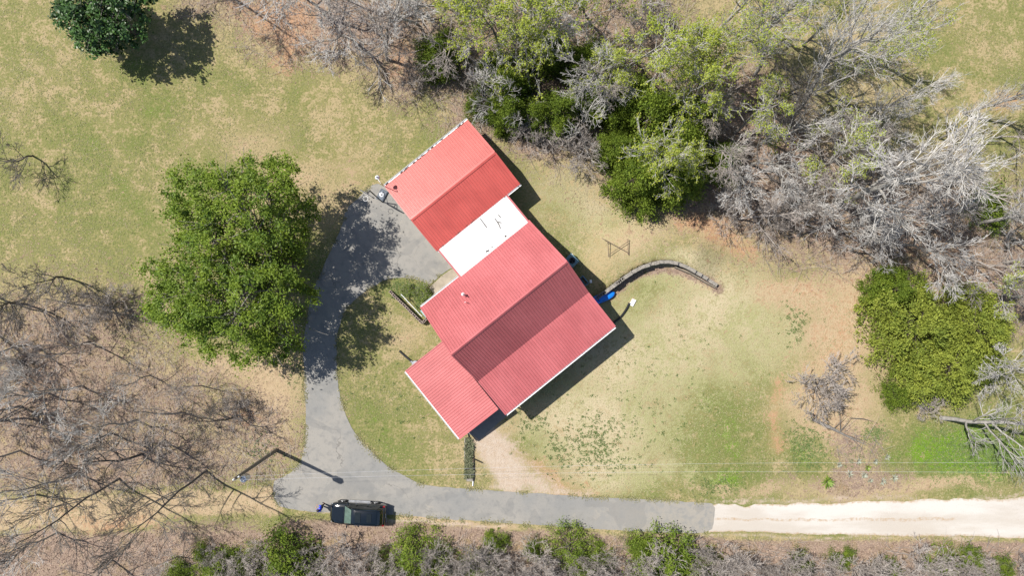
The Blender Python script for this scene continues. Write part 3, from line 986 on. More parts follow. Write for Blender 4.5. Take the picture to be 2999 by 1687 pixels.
def kayak():
    a = P(1724, 889, .2); b = P(1801, 857, .2)
    mid = (a + b) / 2; L = (b - a).length
    root = empty("kayak", (mid.x, mid.y, 0), math.atan2((b - a).y, (b - a).x))
    tag(root, "bright blue sit-on kayak lying in the shade beside the house", "kayak")
    mb = MB(); n = 15; ring = 14
    for i in range(n):
        t = -1 + 2 * i / (n - 1)
        wdt = .36 * (1 - abs(t) ** 3.2) ** .6 + .03
        hgt = .16 * (1 - abs(t) ** 4) + .06
        zc = .2 + .07 * t * t
        for k in range(ring):
            an = 2 * math.pi * k / ring
            c, s_ = math.cos(an), math.sin(an)
            mb.v.append(Vector((t * L / 2, wdt * (abs(c) ** .6) * (1 if c >= 0 else -1), zc + hgt * (abs(s_) ** .7) * (1 if s_ >= 0 else -1))))
    for i in range(n - 1):
        for k in range(ring):
            k2 = (k + 1) % ring
            mb.f.append([i * ring + k, i * ring + k2, (i + 1) * ring + k2, (i + 1) * ring + k])
    mb.f.append(list(range(ring))); mb.f.append(list(range((n - 1) * ring, n * ring)))
    mb.build("hull", M['kayak'], root, True)
    st = MB().lathe([(.02, 0), (.26, .004), (.30, .03), (.27, .035), (.02, .012)], (0, 0, 0), 20)
    for p in st.v: p.x *= 1.5; p.z += .365
    w_ = st.build("seat_well", M['kayak_dark'], root)
    MB().box((-.32, 0, .44), (.06, .40, .18)).build("seat_back", M['kayak_dark'], w_)
    fw = MB().lathe([(.02, 0), (.16, .004), (.18, .02), (.02, .01)], (0, 0, 0), 16)
    for p in fw.v: p.x = p.x * 1.3 - .75; p.z += .365
    fw.build("foot_well", M['kayak_dark'], root)
    MB().box((L * .36, 0, .388), (.16, .20, .006)).build("decal", M['white'], root)
    MB().box((L * .36 + .02, .03, .393), (.05, .05, .004)).build("decal", M['kayak_dark'], root)
    for sx in (-1, 1): MB().tube([(sx * L * .46, -.06, .30), (sx * L * .47, 0, .36), (sx * L * .46, .06, .30)], .014, 5).build("grab_handle", M['black'], root)
kayak()

dp = empty("drain_pipe", P(1827, 918, 0)); o0 = dp.location.copy()
tag(dp, "black corrugated drain pipe curving out from the house corner", "pipe")
path = [(1790, 950), (1800, 944), (1812, 934), (1822, 924), (1830, 913), (1837, 902), (1843, 889)]
pp = [P(*p, .1) - o0 for p in path]; pts = []; rad = []
for i in range(len(pp) - 1):
    for k in range(8):
        pts.append(pp[i].lerp(pp[i + 1], k / 8)); rad.append(.085 + .012 * (k % 2))
MB().tube(pts, rad, 10).build("hose", M['black'], dp)
MB().tube([pp[-1].lerp(pp[-2], .15), pp[-1].lerp(pp[-2], -.1)], .11, 10).build("coupling", M['black'], dp)
sbk = empty("splash_block", P(1853, 886, 0), math.atan2(22, 12)); tag(sbk, "white splash block at the end of the black drain pipe", "splash block")
m = MB(); m.box((0, 0, .03), (.62, .36, .06))
for s_ in (-1, 1): m.box((0, s_ * .16, .09), (.62, .035, .06))
m.build("body", M['white'], sbk)

# black pipe and barrel at the carport
rb = empty("rain_barrel", P(1217, 1067, .8).xy.to_3d()); tag(rb, "black rain barrel with pale rim half under the carport eave", "barrel")
MB().lathe([(.25, 0), (.29, .1), (.31, .4), (.28, .8)], (0, 0, 0), 18).build("body", M['black'], rb, True)
MB().lathe([(.285, 0), (.305, 0), (.305, .03), (.285, .03)], (0, 0, .8), 18).build("rim", M['steel'], rb)
dpp = empty("downspout_hose", P(1190, 1048, 0)); o0 = dpp.location.copy(); tag(dpp, "straight black drain hose running from the rain barrel over the lawn", "hose")
MB().tube([P(1170, 1028, .1) - o0, P(1190, 1046, .1) - o0, P(1208, 1061, .12) - o0], [.085, .09, .09], 10).build("hose", M['black'], dpp)
MB().tube([P(1204, 1058, .14) - o0, P(1210, 1063, .14) - o0], .115, 10).build("coupling", M['steel'], dpp)

# ------------------------------------------------------------------ basketball hoop
bh = empty("basketball_hoop", P(1120, 572, 0)); o0 = bh.location.copy()
tag(bh, "portable basketball hoop with dark tank base on the asphalt by the garage", "basketball hoop")
lx = (P(1137, 561) - P(1121, 591)); ra = math.atan2(lx.y, lx.x)
mt = MB(); ax_ = (Vector((math.cos(ra), math.sin(ra), 0)), Vector((-math.sin(ra), math.cos(ra), 0)), Vector((0, 0, 1)))
mt.box((0, 0, .1), (1.02, .70, .2), ra)
tk = mt.build("tank", M['tank'], bh); b_ = tk.modifiers.new("b", 'BEVEL'); b_.width = .05; b_.segments = 2
MB().lathe([(.22, 0), (.20, .03), (.09, .035)], (-.02, .03, .2), 18).build("tank_dome", M['steel'], bh)
MB().lathe([(.07, 0), (.07, .03)], (-.02, .03, .235), 12).build("tank_cap", M['black'], bh)
for s_ in (-.2, .2):
    MB().box(ax_[0] * .0 + ax_[1] * s_ * 1.3 + Vector((0, 0, .205)), (.8, .03, .02), ra).build("tank_rib", M['black'], bh)
pb = P(1120, 591, .1) - o0; bc = P(1076, 568, 2.95) - o0
bdir = Vector((38, -23, 0)).normalized(); bn_ = Vector((-.52, -.85, 0))
ptop = bc - bn_ * .35 + Vector((0, 0, -.15))
MB().tube([pb, pb.lerp(ptop, .5), ptop], .05, 8).build("pole", M['black'], bh)
MB().tube([ax_[0] * .35 + Vector((0, 0, .2)), pb.lerp(ptop, .35)], .018, 6).build("brace", M['black'], bh)
for z in (-.25, .2):
    MB().beam(ptop + Vector((0, 0, z * .4)), bc + Vector((0, 0, z)), .05, .05).build("arm", M['black'], bh)
bbd = MB().box(bc, (1.22, .09, .80), ax=(bdir, bn_, Vector((0, 0, 1)))).build("backboard", M['black'], bh)
MB().box(bc + bn_ * .048, (1.10, .01, .68), ax=(bdir, bn_, Vector((0, 0, 1)))).build("board_face", M['steel'], bbd)
rc = bc + bn_ * .40 + Vector((0, 0, -.32))
circ = [rc + Vector((math.cos(k * math.pi / 12) * .21, math.sin(k * math.pi / 12) * .21, 0)) for k in range(25)]
rm = MB().tube(circ, .016, 6, False).build("rim", M['white'], bh)
nt = MB()
for k in range(12):
    a0_ = k * math.pi / 6; a1_ = a0_ + .35
    nt.tube([rc + Vector((math.cos(a0_) * .205, math.sin(a0_) * .205, 0)), rc + Vector((math.cos(a1_) * .13, math.sin(a1_) * .13, -.4))], .004, 4)
nt.build("net", M['white'], rm)

# ------------------------------------------------------------------ yard lamp at the garage corner
yl = empty("yard_lamp", P(1143, 558, 0)); o0 = yl.location.copy(); tag(yl, "white dome yard lamp on a thin mast at the garage corner", "lamp")
MB().tube([(0, 0, 0), (0, 0, 4.45)], .03, 8).build("mast", M['steel'], yl)
hd = P(1105, 519, 4.5) - o0
MB().tube([(0, 0, 4.4), Vector((0, 0, 4.52)).lerp(hd, .15), hd.lerp(Vector((0, 0, 4.6)), .4), hd + Vector((0, 0, .06))], .03, 8).build("arm", M['white'], yl)
hdm = MB().lathe([(.05, .10), (.10, .06), (.17, -.02), (.20, -.10)], hd, 18).build("lamp_shade", M['white'], yl, True)
MB().lathe([(.06, .10), (.06, .2), (.04, .22)], hd, 12).build("lamp_cap", M['tank'], yl)

# ------------------------------------------------------------------ utility pole, transformer, wires
up = empty("utility_pole", P(810, 1319, 0)); o0 = up.location.copy(); tag(up, "weathered wooden utility pole with transformer beside the driveway mouth", "utility pole")
MB().tube([(0, 0, 0), (-.01, 0, 4.5), (-.03, -.02, 9.1)], [.17, .15, .115], 12).build("shaft", M['pole'], up)
tr = MB().lathe([(.24, 0), (.27, .03), (.27, .75), (.23, .82), (.1, .86)], (.36, -.24, 7.55), 18).build("transformer", M['steel'], up, True)
for dx, dy in ((0, .1), (.1, -.05), (-.08, -.06)):
    MB().lathe([(.04, 0), (.05, .05), (.03, .10), (.05, .14), (.02, .2)], (.36 + dx, -.24 + dy, 8.38), 8).build("bushing", M['white'], tr)
MB().beam((.05, -.03, 7.9), (.2, -.13, 7.9), .08, .5).build("bracket", M['steel'], up)
for z, dx, dy in ((9.1, -.03, -.02), (8.6, .16, .05)):
    MB().lathe([(.05, 0), (.07, .06), (.04, .10), (.06, .16), (.02, .2)], (dx, dy, z), 8).build("insulator", M['white'], up)
MB().tube([(.15, .0, 8.55), (.3, .05, 8.3), (.34, -.2, 8.5)], .012, 5).build("jumper", M['black'], up)
def wire(name, label, a, b, sag):
    a = Vector(a); b = Vector(b); pts = []
    for i in range(41):
        t = i / 40; p = a.lerp(b, t); p.z -= sag * 4 * t * (1 - t); pts.append(p)
    o = MB().tube(pts, .0055, 4).build(name, M['wire'], None)
    return tag(o, label, "wire", "overhead wires")
A = up.location
wire("power_line", "upper of the two thin overhead wires crossing above the driveway mouth", (A.x + .16, A.y + .10, 8.78), (A.x + 96, A.y + .3, 8.6), 3.6)
wire("power_line", "lower of the two thin overhead wires crossing above the driveway mouth", (A.x - .03, A.y - .02, 9.3), (A.x + 96, A.y - .35, 9.2), 2.9)

# ------------------------------------------------------------------ planted strip by the carport, post and pipe
bed = empty("planting_bed", P(1376, 1350, 0)); o0 = bed.location.copy(); tag(bed, "narrow planted border strip between lawn and carport drive", "flower bed")
edge = [((1362, 1283), (1361, 1330)), ((1361, 1330), (1363, 1370)), ((1363, 1370), (1366, 1407))]
for a_, b_ in edge: MB().beam(P(*a_, .06) - o0, P(*b_, .06) - o0, .07, .14).build("edging", M['block'], bed)
MB().beam(P(1367, 1406, .1) - o0, P(1386, 1406, .1) - o0, .22, .22).build("end_block", M['block'], bed)
MB().tube([P(1371, 1270, .1) - o0, P(1378, 1295, .1) - o0, P(1386, 1330, .1) - o0, P(1389, 1365, .1) - o0, P(1388, 1408, .1) - o0], .05, 6).build("border_pipe", M['black'], bed)
soil = MB(); 
ps = [P(*p).xy - o0.xy for p in ((1362, 1284), (1361, 1330), (1366, 1407), (1388, 1407), (1388, 1365), (1385, 1330), (1377, 1292))]
soil.prism([tuple(p) for p in ps], -.02, .03); soil.build("soil", M['debris'], bed)
wpp = tag(MB().tube([P(1385, 1424, .07), P(1386, 1409, .07)], .05, 8).build("white_pipe", M['white']), "short white plastic pipe end by the lane edge below the border strip", "pipe")
bp = empty("short_post", P(1388, 1344, 0)); tag(bp, "short dark post beside the planted border strip", "post")
MB().box((0, 0, .6), (.10, .10, 1.2)).build("shaft", M['rust'], bp); MB().tube([(0, 0, 1.2), (0, 0, 1.45)], .022, 6).build("pin", M['rust'], bp)

# metal frame on the back lawn
mfz = float(terrain(np.array([P(1806, 725).x]), np.array([P(1806, 725).y]))[0])
mf = empty("metal_frame", P(1806, 725, 0) + Vector((0, 0, mfz))); o0 = P(1806, 725, 0); tag(mf, "rusty metal frame of two bars with crossed braces on the back lawn", "frame")
for a_, b_ in (((1778, 707), (1780, 754)), ((1836, 700), (1837, 748))):
    MB().tube([P(*a_, .32) - o0, P(*b_, .32) - o0], .03, 6).build("bar", M['rust'], mf)
    for f in (.1, .9):
        q_ = (P(*a_, .32) - o0).lerp(P(*b_, .32) - o0, f); MB().tube([(q_.x, q_.y, -.45), (q_.x, q_.y, .31)], .018, 6).build("leg", M['rust'], mf)
MB().tube([P(1761, 699, .28) - o0, P(1836, 741, .28) - o0], .03, 6).build("brace", M['rust'], mf)
MB().tube([P(1781, 747, .36) - o0, P(1836, 709, .36) - o0], .026, 6).build("brace", M['rust'], mf)

# ------------------------------------------------------------------ SUV
def paintmat():
    t = NT("black_green_car_paint")
    v = t.objc()
    f = t.noise(40, 2, .5, v)
    t.l(t.mix(t.mr(f, .3, .7), (.003, .0055, .008, 1), (.0045, .0075, .010, 1)), t.bsdf.inputs["Base Color"])
    t.bsdf.inputs["Roughness"].default_value = .12
    t.bsdf.inputs["Coat Weight"].default_value = 1.0
    t.bsdf.inputs["Coat Roughness"].default_value = .03
    return t.m
M['paint'] = paintmat()
M['carglass'] = simple("tinted_car_glass", (.012, .016, .016, 1), .06, spec=.8)
M['windscreen'] = simple("pale_windscreen", (.10, .15, .125, 1), .12, spec=.9)
M['tyre'] = simple("tyre_rubber", (.014, .014, .014, 1), .85)
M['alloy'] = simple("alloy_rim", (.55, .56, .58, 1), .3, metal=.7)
M['redlamp'] = simple("red_tail_lamp", (.25, .008, .012, 1), .2)
M['clearlamp'] = simple("clear_head_lamp", (.35, .37, .4, 1), .15)
M['chrome'] = simple("bright_trim", (.7, .7, .72, 1), .2, metal=1.0)

def loft(mb, rings, closed=True, cap=True):
    base = len(mb.v); n = len(rings[0])
    for r in rings: mb.v += [Vector(p) for p in r]
    m = n if closed else n - 1
    for i in range(len(rings) - 1):
        for k in range(m):
            k2 = (k + 1) % n
            mb.f.append([base + i * n + k, base + i * n + k2, base + (i + 1) * n + k2, base + (i + 1) * n + k])
    if cap:
        mb.f.append([base + k for k in range(n)][::-1]); mb.f.append([base + (len(rings) - 1) * n + k for k in range(n)])

def suv():
    c = P(1055, 1497.5, 0)
    root = empty("parked_car", (c.x, c.y, .03), math.pi - .055)
    tag(root, "black sport utility vehicle with sunroof parked on the lane edge", "car")
    # lower body
    st = [(-2.40, .70, .50, .80, .74), (-2.34, .84, .38, .98, .76), (-2.15, .91, .30, 1.08, .8), (-1.6, .935, .28, 1.10, .82), (-.6, .94, .26, 1.08, .82), (.4, .94, .26, 1.06, .82),
          (.98, .935, .26, 1.04, .80), (1.5, .925, .28, 1.00, .78), (1.95, .90, .30, .95, .74), (2.22, .83, .34, .88, .68), (2.37, .68, .40, .76, .62)]
    rings = []
    for (x, w, zb, zt, zm) in st:
        r = [(x, w * .86, zb), (x, w, zb + .12), (x, w * 1.0, zm), (x, w * .975, zt - .09), (x, w * .90, zt - .02), (x, w * .55, zt + .015), (x, 0, zt + .03)]
        rings.append(r + [(p[0], -p[1], p[2]) for p in r[-2::-1]])
    b = MB(); loft(b, rings)
    body = b.build("body", M['paint'], root, True)
    # greenhouse
    gs = [(1.12, .82, .80, 1.03, 1.045), (.34, .84, .63, 1.05, 1.62), (.0, .85, .66, 1.05, 1.68), (-.9, .86, .67, 1.06, 1.72), (-1.7, .85, .65, 1.07, 1.69), (-1.92, .83, .63, 1.07, 1.64), (-2.24, .80, .74, 1.06, 1.12)]
    rings = []
    for (x, wb, wt, zb, zt) in gs:
        r = [(x, wb, zb), (x, wb + (wt - wb) * .55, zb + (zt - zb) * .6), (x, wt, zb + (zt - zb) * .93), (x, wt * .86, zt), (x, 0, zt + .02)]
        rings.append(r + [(p[0], -p[1], p[2]) for p in r[-2::-1]])
    b = MB(); loft(b, rings); cabin = b.build("cabin", M['paint'], root, True)
    def pane(name, pts, mat, par, lift=.012):
        a_, b_, c_, d_ = [Vector(p) for p in pts]
        n_ = (b_ - a_).cross(d_ - a_).normalized()
        if n_.z < 0: n_ = -n_
        mb = MB(); mb.quad(a_ + n_ * lift, b_ + n_ * lift, c_ + n_ * lift, d_ + n_ * lift)
        o = mb.build(name, mat, par); sm = o.modifiers.new("s", 'SOLIDIFY'); sm.thickness = .006; return o
    pane("windscreen", [(1.06, -.74, 1.075), (1.06, .74, 1.075), (.40, .58, 1.575), (.40, -.58, 1.575)], M['windscreen'], root, .03)
    pane("rear_window", [(-2.19, -.66, 1.20), (-2.19, .66, 1.20), (-1.96, .56, 1.58), (-1.96, -.56, 1.58)], M['carglass'], root, .03)
    for s_ in (-1, 1):
        for (xa, xb, xt, xu) in ((.86, .08, .34, .05), (.0, -.86, -.02, -.86), (-.94, -1.98, -.94, -1.74)):
            def side(x, f):
                wb = .84; wt = .66
                return (x, s_ * (wb + (wt - wb) * (f ** 1.0) + .0), 1.06 + .6 * f)
            pts = [side(xa, .08), side(xb, .08), side(xu, .82), side(xt, .82)]
            mb = MB(); mb.quad(*[Vector(p) + Vector((0, s_ * .022, .01)) for p in pts])
            o = mb.build("side_window", M['carglass'], root); sm = o.modifiers.new("s", 'SOLIDIFY'); sm.thickness = .006
        rr = MB().tube([(.1, s_ * .60, 1.71), (.0, s_ * .60, 1.755), (-.9, s_ * .61, 1.79), (-1.6, s_ * .59, 1.765), (-1.7, s_ * .59, 1.72)], .02, 6).build("roof_rail", M['paint'], root)
        MB().tube([(.98, s_ * .885, 1.055), (.0, s_ * .90, 1.075), (-1.9, s_ * .875, 1.095)], .014, 5).build("window_trim", M['chrome'], root)
        for (x0, x1) in ((.98, .04), (.0, -.98)):
            dr_ = MB().box(((x0 + x1) / 2, s_ * .942, .66), (abs(x1 - x0) - .02, .014, .62)).build("door", M['paint'], root)
            MB().box(((x1) + .12, s_ * .958, .92), (.2, .03, .035)).build("handle", M['chrome'], dr_)
        MB().box((0, s_ * .985, .37), (1.9, .13, .05)).build("glint_sill", M['alloy'], root)  # bright metal sill added to stand in for the glint along the lower doors
        mi = MB().box((.84, s_ * 1.02, 1.12), (.12, .2, .15)).build("mirror", M['paint'], root); bv_ = mi.modifiers.new("b", 'BEVEL'); bv_.width = .03
        MB().box((2.21, s_ * .70, .70), (.20, .22, .10)).build("headlight", M['clearlamp'], root)
        MB().box((-2.25, s_ * .815, .93), (.16, .12, .22)).build("tail_light", M['redlamp'], root)
        for x in (1.45, -1.42):
            w = empty("wheel", (x, s_ * .86, .36)); w.parent = root
            ty = MB().lathe([(.22, -.11), (.34, -.115), (.365, -.08), (.365, .08), (.34, .115), (.22, .11)], (0, 0, 0), 24)
            rot = Matrix.Rotation(math.pi / 2, 4, 'X')
            ty.v = [rot @ p for p in ty.v]; ty.build("tyre", M['tyre'], w, True)
            rm_ = MB().lathe([(.245, .085), (.235, .118), (.21, .10), (.05, .09)], (0, 0, 0), 24)
            for k in range(5):
                a_ = k * 2 * math.pi / 5
                rm_.box((math.cos(a_) * .13, math.sin(a_) * .13, .105), (.2, .05, .03), a_)
            rm_.v = [rot @ (p * (1 if s_ < 0 else 1)) for p in rm_.v]
            if s_ > 0: rm_.v = [Vector((p.x, -p.y, p.z)) for p in rm_.v]
            rm_.build("rim", M['alloy'], w)
            ar = MB().tube([(math.cos(t) * .42, -.0 + s_ * .085, math.sin(t) * .42) for t in [i * math.pi / 10 for i in range(11)]], .035, 6).build("wheel_arch", M['black'], w)
    pane("sunroof", [(.06, -.42, 1.715), (.06, .42, 1.715), (-.42, .42, 1.735), (-.42, -.42, 1.735)], M['carglass'], root, .012)
    pane("rear_roof_glass", [(-.95, -.36, 1.745), (-.95, .36, 1.745), (-1.35, .36, 1.735), (-1.35, -.36, 1.735)], M['carglass'], root, .010)
    MB().box((-1.95, 0, 1.67), (.22, 1.1, .03)).build("spoiler", M['paint'], root)
    bp1 = MB().box((2.33, 0, .52), (.16, 1.5, .24)).build("front_bumper", M['paint'], root); q_ = bp1.modifiers.new("b", 'BEVEL'); q_.width = .06; q_.segments = 2
    MB().box((2.415, 0, .66), (.02, .7, .14)).build("grille", M['black'], root)
    bp2 = MB().box((-2.36, 0, .55), (.18, 1.66, .28)).build("rear_bumper", M['paint'], root); q_ = bp2.modifiers.new("b", 'BEVEL'); q_.width = .06; q_.segments = 2
    MB().box((-2.455, 0, .62), (.012, 1.3, .05)).build("bumper_step", M['steel'], root)
    MB().box((-2.40, 0, .86), (.012, .34, .13)).build("licence_plate", M['white'], root)
    for y in (-.3, .3): MB().beam((1.2, y, 1.055), (1.12, y + .5, 1.06), .02, .012).build("wiper", M['black'], root)
    hb = MB(); hb.quad((1.25, -.62, 1.055), (1.25, .62, 1.055), (2.18, .52, .955), (2.18, -.52, .955)); ho = hb.build("bonnet", M['paint'], root)
    sm = ho.modifiers.new("s", 'SOLIDIFY'); sm.thickness = .012; sm.offset = 1
suv()

# ------------------------------------------------------------------ person
def skin_obj(name, chains, mat, parent, root_i=0, sub=1):
    """chains: list of lists of (co, radius); equal coordinates are welded"""
    bm = bmesh.new(); lay = bm.verts.layers.skin.verify(); seen = {}
    for ch in chains:
        prev = None
        for co, r in ch:
            key = tuple(round(x, 4) for x in co)
            if key not in seen:
                v_ = bm.verts.new(co); v_[lay].radius = (r, r); v_[lay].use_root = (len(seen) == root_i); seen[key] = v_
            v_ = seen[key]
            if prev is not None and prev is not v_:
                try: bm.edges.new((prev, v_))
                except ValueError: pass
            prev = v_
    me = bpy.data.meshes.new(name); bm.to_mesh(me); bm.free()
    o = link(name, me, mat, parent)
    o.modifiers.new("skin", 'SKIN').use_smooth_shade = True
    s_ = o.modifiers.new("sub", 'SUBSURF'); s_.levels = sub; s_.render_levels = sub
    return o
def person():
    f = P(949, 1479, 0)
    root = empty("person", (f.x, f.y, .03), math.radians(150))
    tag(root, "person in a bright blue jacket and dark trousers standing in front of the black car", "person")
    skin_m = simple("skin", (.42, .24, .17, 1), .5); blue = simple("blue_jacket_cloth", (.006, .055, .66, 1), .7); dark = simple("dark_denim", (.015, .016, .022, 1), .85)
    hairm = simple("dark_hair", (.02, .014, .010, 1), .6)
    pel = (0, 0, .95); che = (.03, 0, 1.30); nk = (.04, 0, 1.47); hd0 = (.06, 0, 1.56); hd1 = (.075, 0, 1.68)
    body = [[(pel, .13), ((.01, 0, 1.12), .13), (che, .15), (nk, .055), (hd0, .075), (hd1, .095)]]
    jack = [[((.0, 0, .90), .165), ((.01, 0, 1.10), .16), (che, .185), ((.035, 0, 1.43), .10)]]
    trou = [[(pel, .15)]]
    for s_ in (-1, 1):
        hip = (0, s_ * .10, .90); kn = (.03, s_ * .11, .50); an = (0, s_ * .12, .09); toe = (.17, s_ * .13, .05)
        body.append([(pel, .13), (hip, .085), (kn, .058), (an, .042), (toe, .04)])
        trou.append([(pel, .15), (hip, .11), (kn, .082), ((.0, s_ * .12, .13), .07)])
        sh = (.03, s_ * .19, 1.38); el = (.06, s_ * .26, 1.10); wr = (.30, s_ * .15, 1.06)
        body.append([(che, .15), (sh, .06), (el, .045), (wr, .03), ((.37, s_ * .13, 1.06), .036)])
        jack.append([(che, .185), (sh, .085), (el, .068), ((.27, s_ * .16, 1.065), .052)])
        pm = (.37, s_ * .13, 1.06)
        for k, (dy, ln) in enumerate(((-.03, .075), (-.01, .085), (.012, .08), (.032, .062))):
            body.append([(pm, .036), ((.41, s_ * .13 + dy, 1.062), .010), ((.41 + ln * .6, s_ * .13 + dy, 1.05), .009), ((.41 + ln * .8, s_ * .13 + dy, 1.02), .008)])
        body.append([(pm, .036), ((.38, s_ * .085, 1.075), .011), ((.42, s_ * .065, 1.075), .010)])
    skin_obj("body", body, skin_m, root)
    skin_obj("jacket", jack, blue, root); skin_obj("trousers", trou, dark, root)
    for s_ in (-1, 1):
        sh_ = MB().tube([(-.06, s_ * .12, .05), (.03, s_ * .122, .06), (.13, s_ * .13, .05), (.2, s_ * .132, .04)], [.045, .055, .05, .03], 8).build("shoe", M['black'], root, True)
    h = MB().lathe([(.03, -.06), (.095, -.02), (.112, .03), (.10, .075), (.06, .105), (.01, .115)], (.06, 0, 1.68), 16)
    h.build("hair", hairm, root, True)
    hood = MB().tube([(-.09, -.10, 1.44), (-.12, 0, 1.47), (-.09, .10, 1.44), (.02, .12, 1.45)], [.05, .07, .05, .03], 8).build("hood", blue, root, True)
    for s_ in (-1, 1):
        MB().lathe([(.004, -.01), (.012, 0), (.004, .01)], (.166, s_ * .032, 1.665), 6).build("eye", M['black'], root)
        MB().lathe([(.008, -.03), (.02, 0), (.008, .03)], (.07, s_ * .105, 1.655), 6).build("ear", skin_m, root)
    MB().tube([(.165, 0, 1.67), (.19, 0, 1.635), (.17, 0, 1.625)], [.008, .016, .012], 6).build("nose", skin_m, root)
    MB().box((.155, 0, 1.59), (.02, .05, .012)).build("mouth", simple("lips", (.3, .11, .09, 1), .5), root)
person()

# ------------------------------------------------------------------ vegetation generators
def tubes_np(segs, n):
    A = np.array([s_[0] for s_ in segs]); B = np.array([s_[1] for s_ in segs]); ra = np.array([s_[2] for s_ in segs]); rb = np.array([s_[3] for s_ in segs])
    D = B - A; D /= (np.linalg.norm(D, axis=1, keepdims=True) + 1e-9)
    up_ = np.where(np.abs(D[:, 2:3]) < .9, np.array([[0, 0, 1.]]), np.array([[1., 0, 0]]))
    Y = np.cross(up_, D); Y /= (np.linalg.norm(Y, axis=1, keepdims=True) + 1e-9); Z = np.cross(D, Y)
    N = len(A); out = np.zeros((N, 2 * n, 3))
    for k in range(n):
        a_ = 2 * math.pi * k / n
        o = Y * math.cos(a_) + Z * math.sin(a_)
        out[:, k] = A + o * ra[:, None]; out[:, n + k] = B + o * rb[:, None]
    base = (np.arange(N) * 2 * n)[:, None]
    F = []
    for k in range(n):
        k2 = (k + 1) % n
        F.append(base + np.array([[k, k2, n + k2, n + k]]))
    return out.reshape(-1, 3), np.concatenate(F, 0)

def leaves_np(C, size, rng, up=.5, aspect=1.6, axis=None):
    """quads at centres C with random orientation biased upward; returns verts, faces"""
    N = len(C)
    nrm = rng.normal(size=(N, 3)); nrm /= np.linalg.norm(nrm, axis=1, keepdims=True)
    nrm[:, 2] = np.abs(nrm[:, 2]) + up; nrm /= np.linalg.norm(nrm, axis=1, keepdims=True)
    if axis is None: t = rng.normal(size=(N, 3))
    else: t = axis + rng.normal(size=(N, 3)) * .35
    X = t - nrm * np.sum(t * nrm, axis=1, keepdims=True); X /= (np.linalg.norm(X, axis=1, keepdims=True) + 1e-9)
    Y = np.cross(nrm, X)
    s_ = (size * rng.uniform(.65, 1.35, N))[:, None]
    X = X * s_ * aspect * .5; Y = Y * s_ * .5
    bend = nrm * s_ * .12
    V = np.stack([C - X, C - Y * .9 + bend, C + X, C + Y * .9 + bend], 1).reshape(-1, 3)
    F = (np.arange(N) * 4)[:, None] + np.arange(4)[None, :]
    return V, F

def leaf_mesh(name, V, F, mat, rng, tint=None):
    me = np_mesh(name, V, F)
    a_ = me.attributes.new("tint", 'FLOAT', 'FACE')
    a_.data.foreach_set("value", (rng.uniform(0, 1, len(F)) if tint is None else tint).astype(np.float32))
    me.materials.append(mat)
    return me

def gen_bare(seed, Ht, spread, nl=11, k2=6, k3=6, k4=4, r0=.2, up=.35, wob=.12, start=.25, lean=.06, tr=.0135, stems=1, asc=(.6, 1.15)):
    rng = random.Random(seed); big = []; fine = []; tips = []
    def rv(): return Vector((rng.gauss(0, 1), rng.gauss(0, 1), rng.gauss(0, 1)))
    def grow(p, d, L, r, lev, nseg, rend):
        pts = [p]; st = L / nseg
        for i in range(nseg):
            d = (d + rv() * wob + Vector((0, 0, up * .18 if lev else .05))).normalized()
            p = p + d * st
            pts.append(p)
            ra_ = r + (rend - r) * i / nseg; rb_ = r + (rend - r) * (i + 1) / nseg
            (big if lev <= 1 else fine).append((tuple(pts[-2]), tuple(p), ra_, rb_))
        return pts, d
    def interp(pts, t):
        f = t * (len(pts) - 1); i = min(len(pts) - 2, int(f)); return pts[i].lerp(pts[i + 1], f - i), (pts[i + 1] - pts[i]).normalized()
    def side(d, ang):
        q_ = rv(); q_ = (q_ - d * q_.dot(d)).normalized(); return (d * math.cos(ang) + q_ * math.sin(ang)).normalized()
    for sidx in range(stems):
        d0 = Vector((rng.gauss(0, lean), rng.gauss(0, lean), 1))
        if stems > 1:
            a_ = 2 * math.pi * sidx / stems + rng.uniform(-.3, .3); k_ = rng.uniform(.25, .9)
            d0 = Vector((math.cos(a_) * k_, math.sin(a_) * k_, 1))
        d0 = d0.normalized()
        tp, _ = grow(Vector((0, 0, -.05)), d0, Ht * .92, r0, 0, 9, r0 * .22)
        for i in range(nl):
            t = start + (1 - start) * ((i + rng.random()) / nl)
            p, d = interp(tp, t)
            L1_ = spread * (1.12 - .62 * t) * rng.uniform(.65, 1.15)
            r1 = r0 * (.55 - .35 * t)
            lp, _ = grow(p, side(d, rng.uniform(*asc)), L1_, r1, 1, 5, r1 * .3)
            for j in range(k2):
                t2 = .25 + .75 * (j + rng.random()) / k2
                p2, d2 = interp(lp, min(1, t2))
                L2_ = L1_ * .5 * (1.15 - .6 * t2) * rng.uniform(.7, 1.2); r2 = max(tr * 1.8, r1 * .42)
                l2, _ = grow(p2, side(d2, rng.uniform(.4, .95)), L2_, r2, 2, 4, max(tr, r2 * .45))
                for m_ in range(k3):
                    t3 = .2 + .8 * (m_ + rng.random()) / k3
                    p3, d3 = interp(l2, min(1, t3))
                    L3_ = max(.35, L2_ * .55) * rng.uniform(.6, 1.2)
                    l3, _ = grow(p3, side(d3, rng.uniform(.35, .9)), L3_, tr * 1.4, 3, 3, tr)
                    for q_ in range(k4):
                        p4, d4 = interp(l3, .3 + .7 * rng.random())
                        l4, _ = grow(p4, side(d4, rng.uniform(.3, .8)), L3_ * rng.uniform(.35, .6), tr, 4, 1, tr * .6)
                        tips.append(tuple(l4[-1]))
                    tips.append(tuple(l3[-1]))
    return big, fine, tips

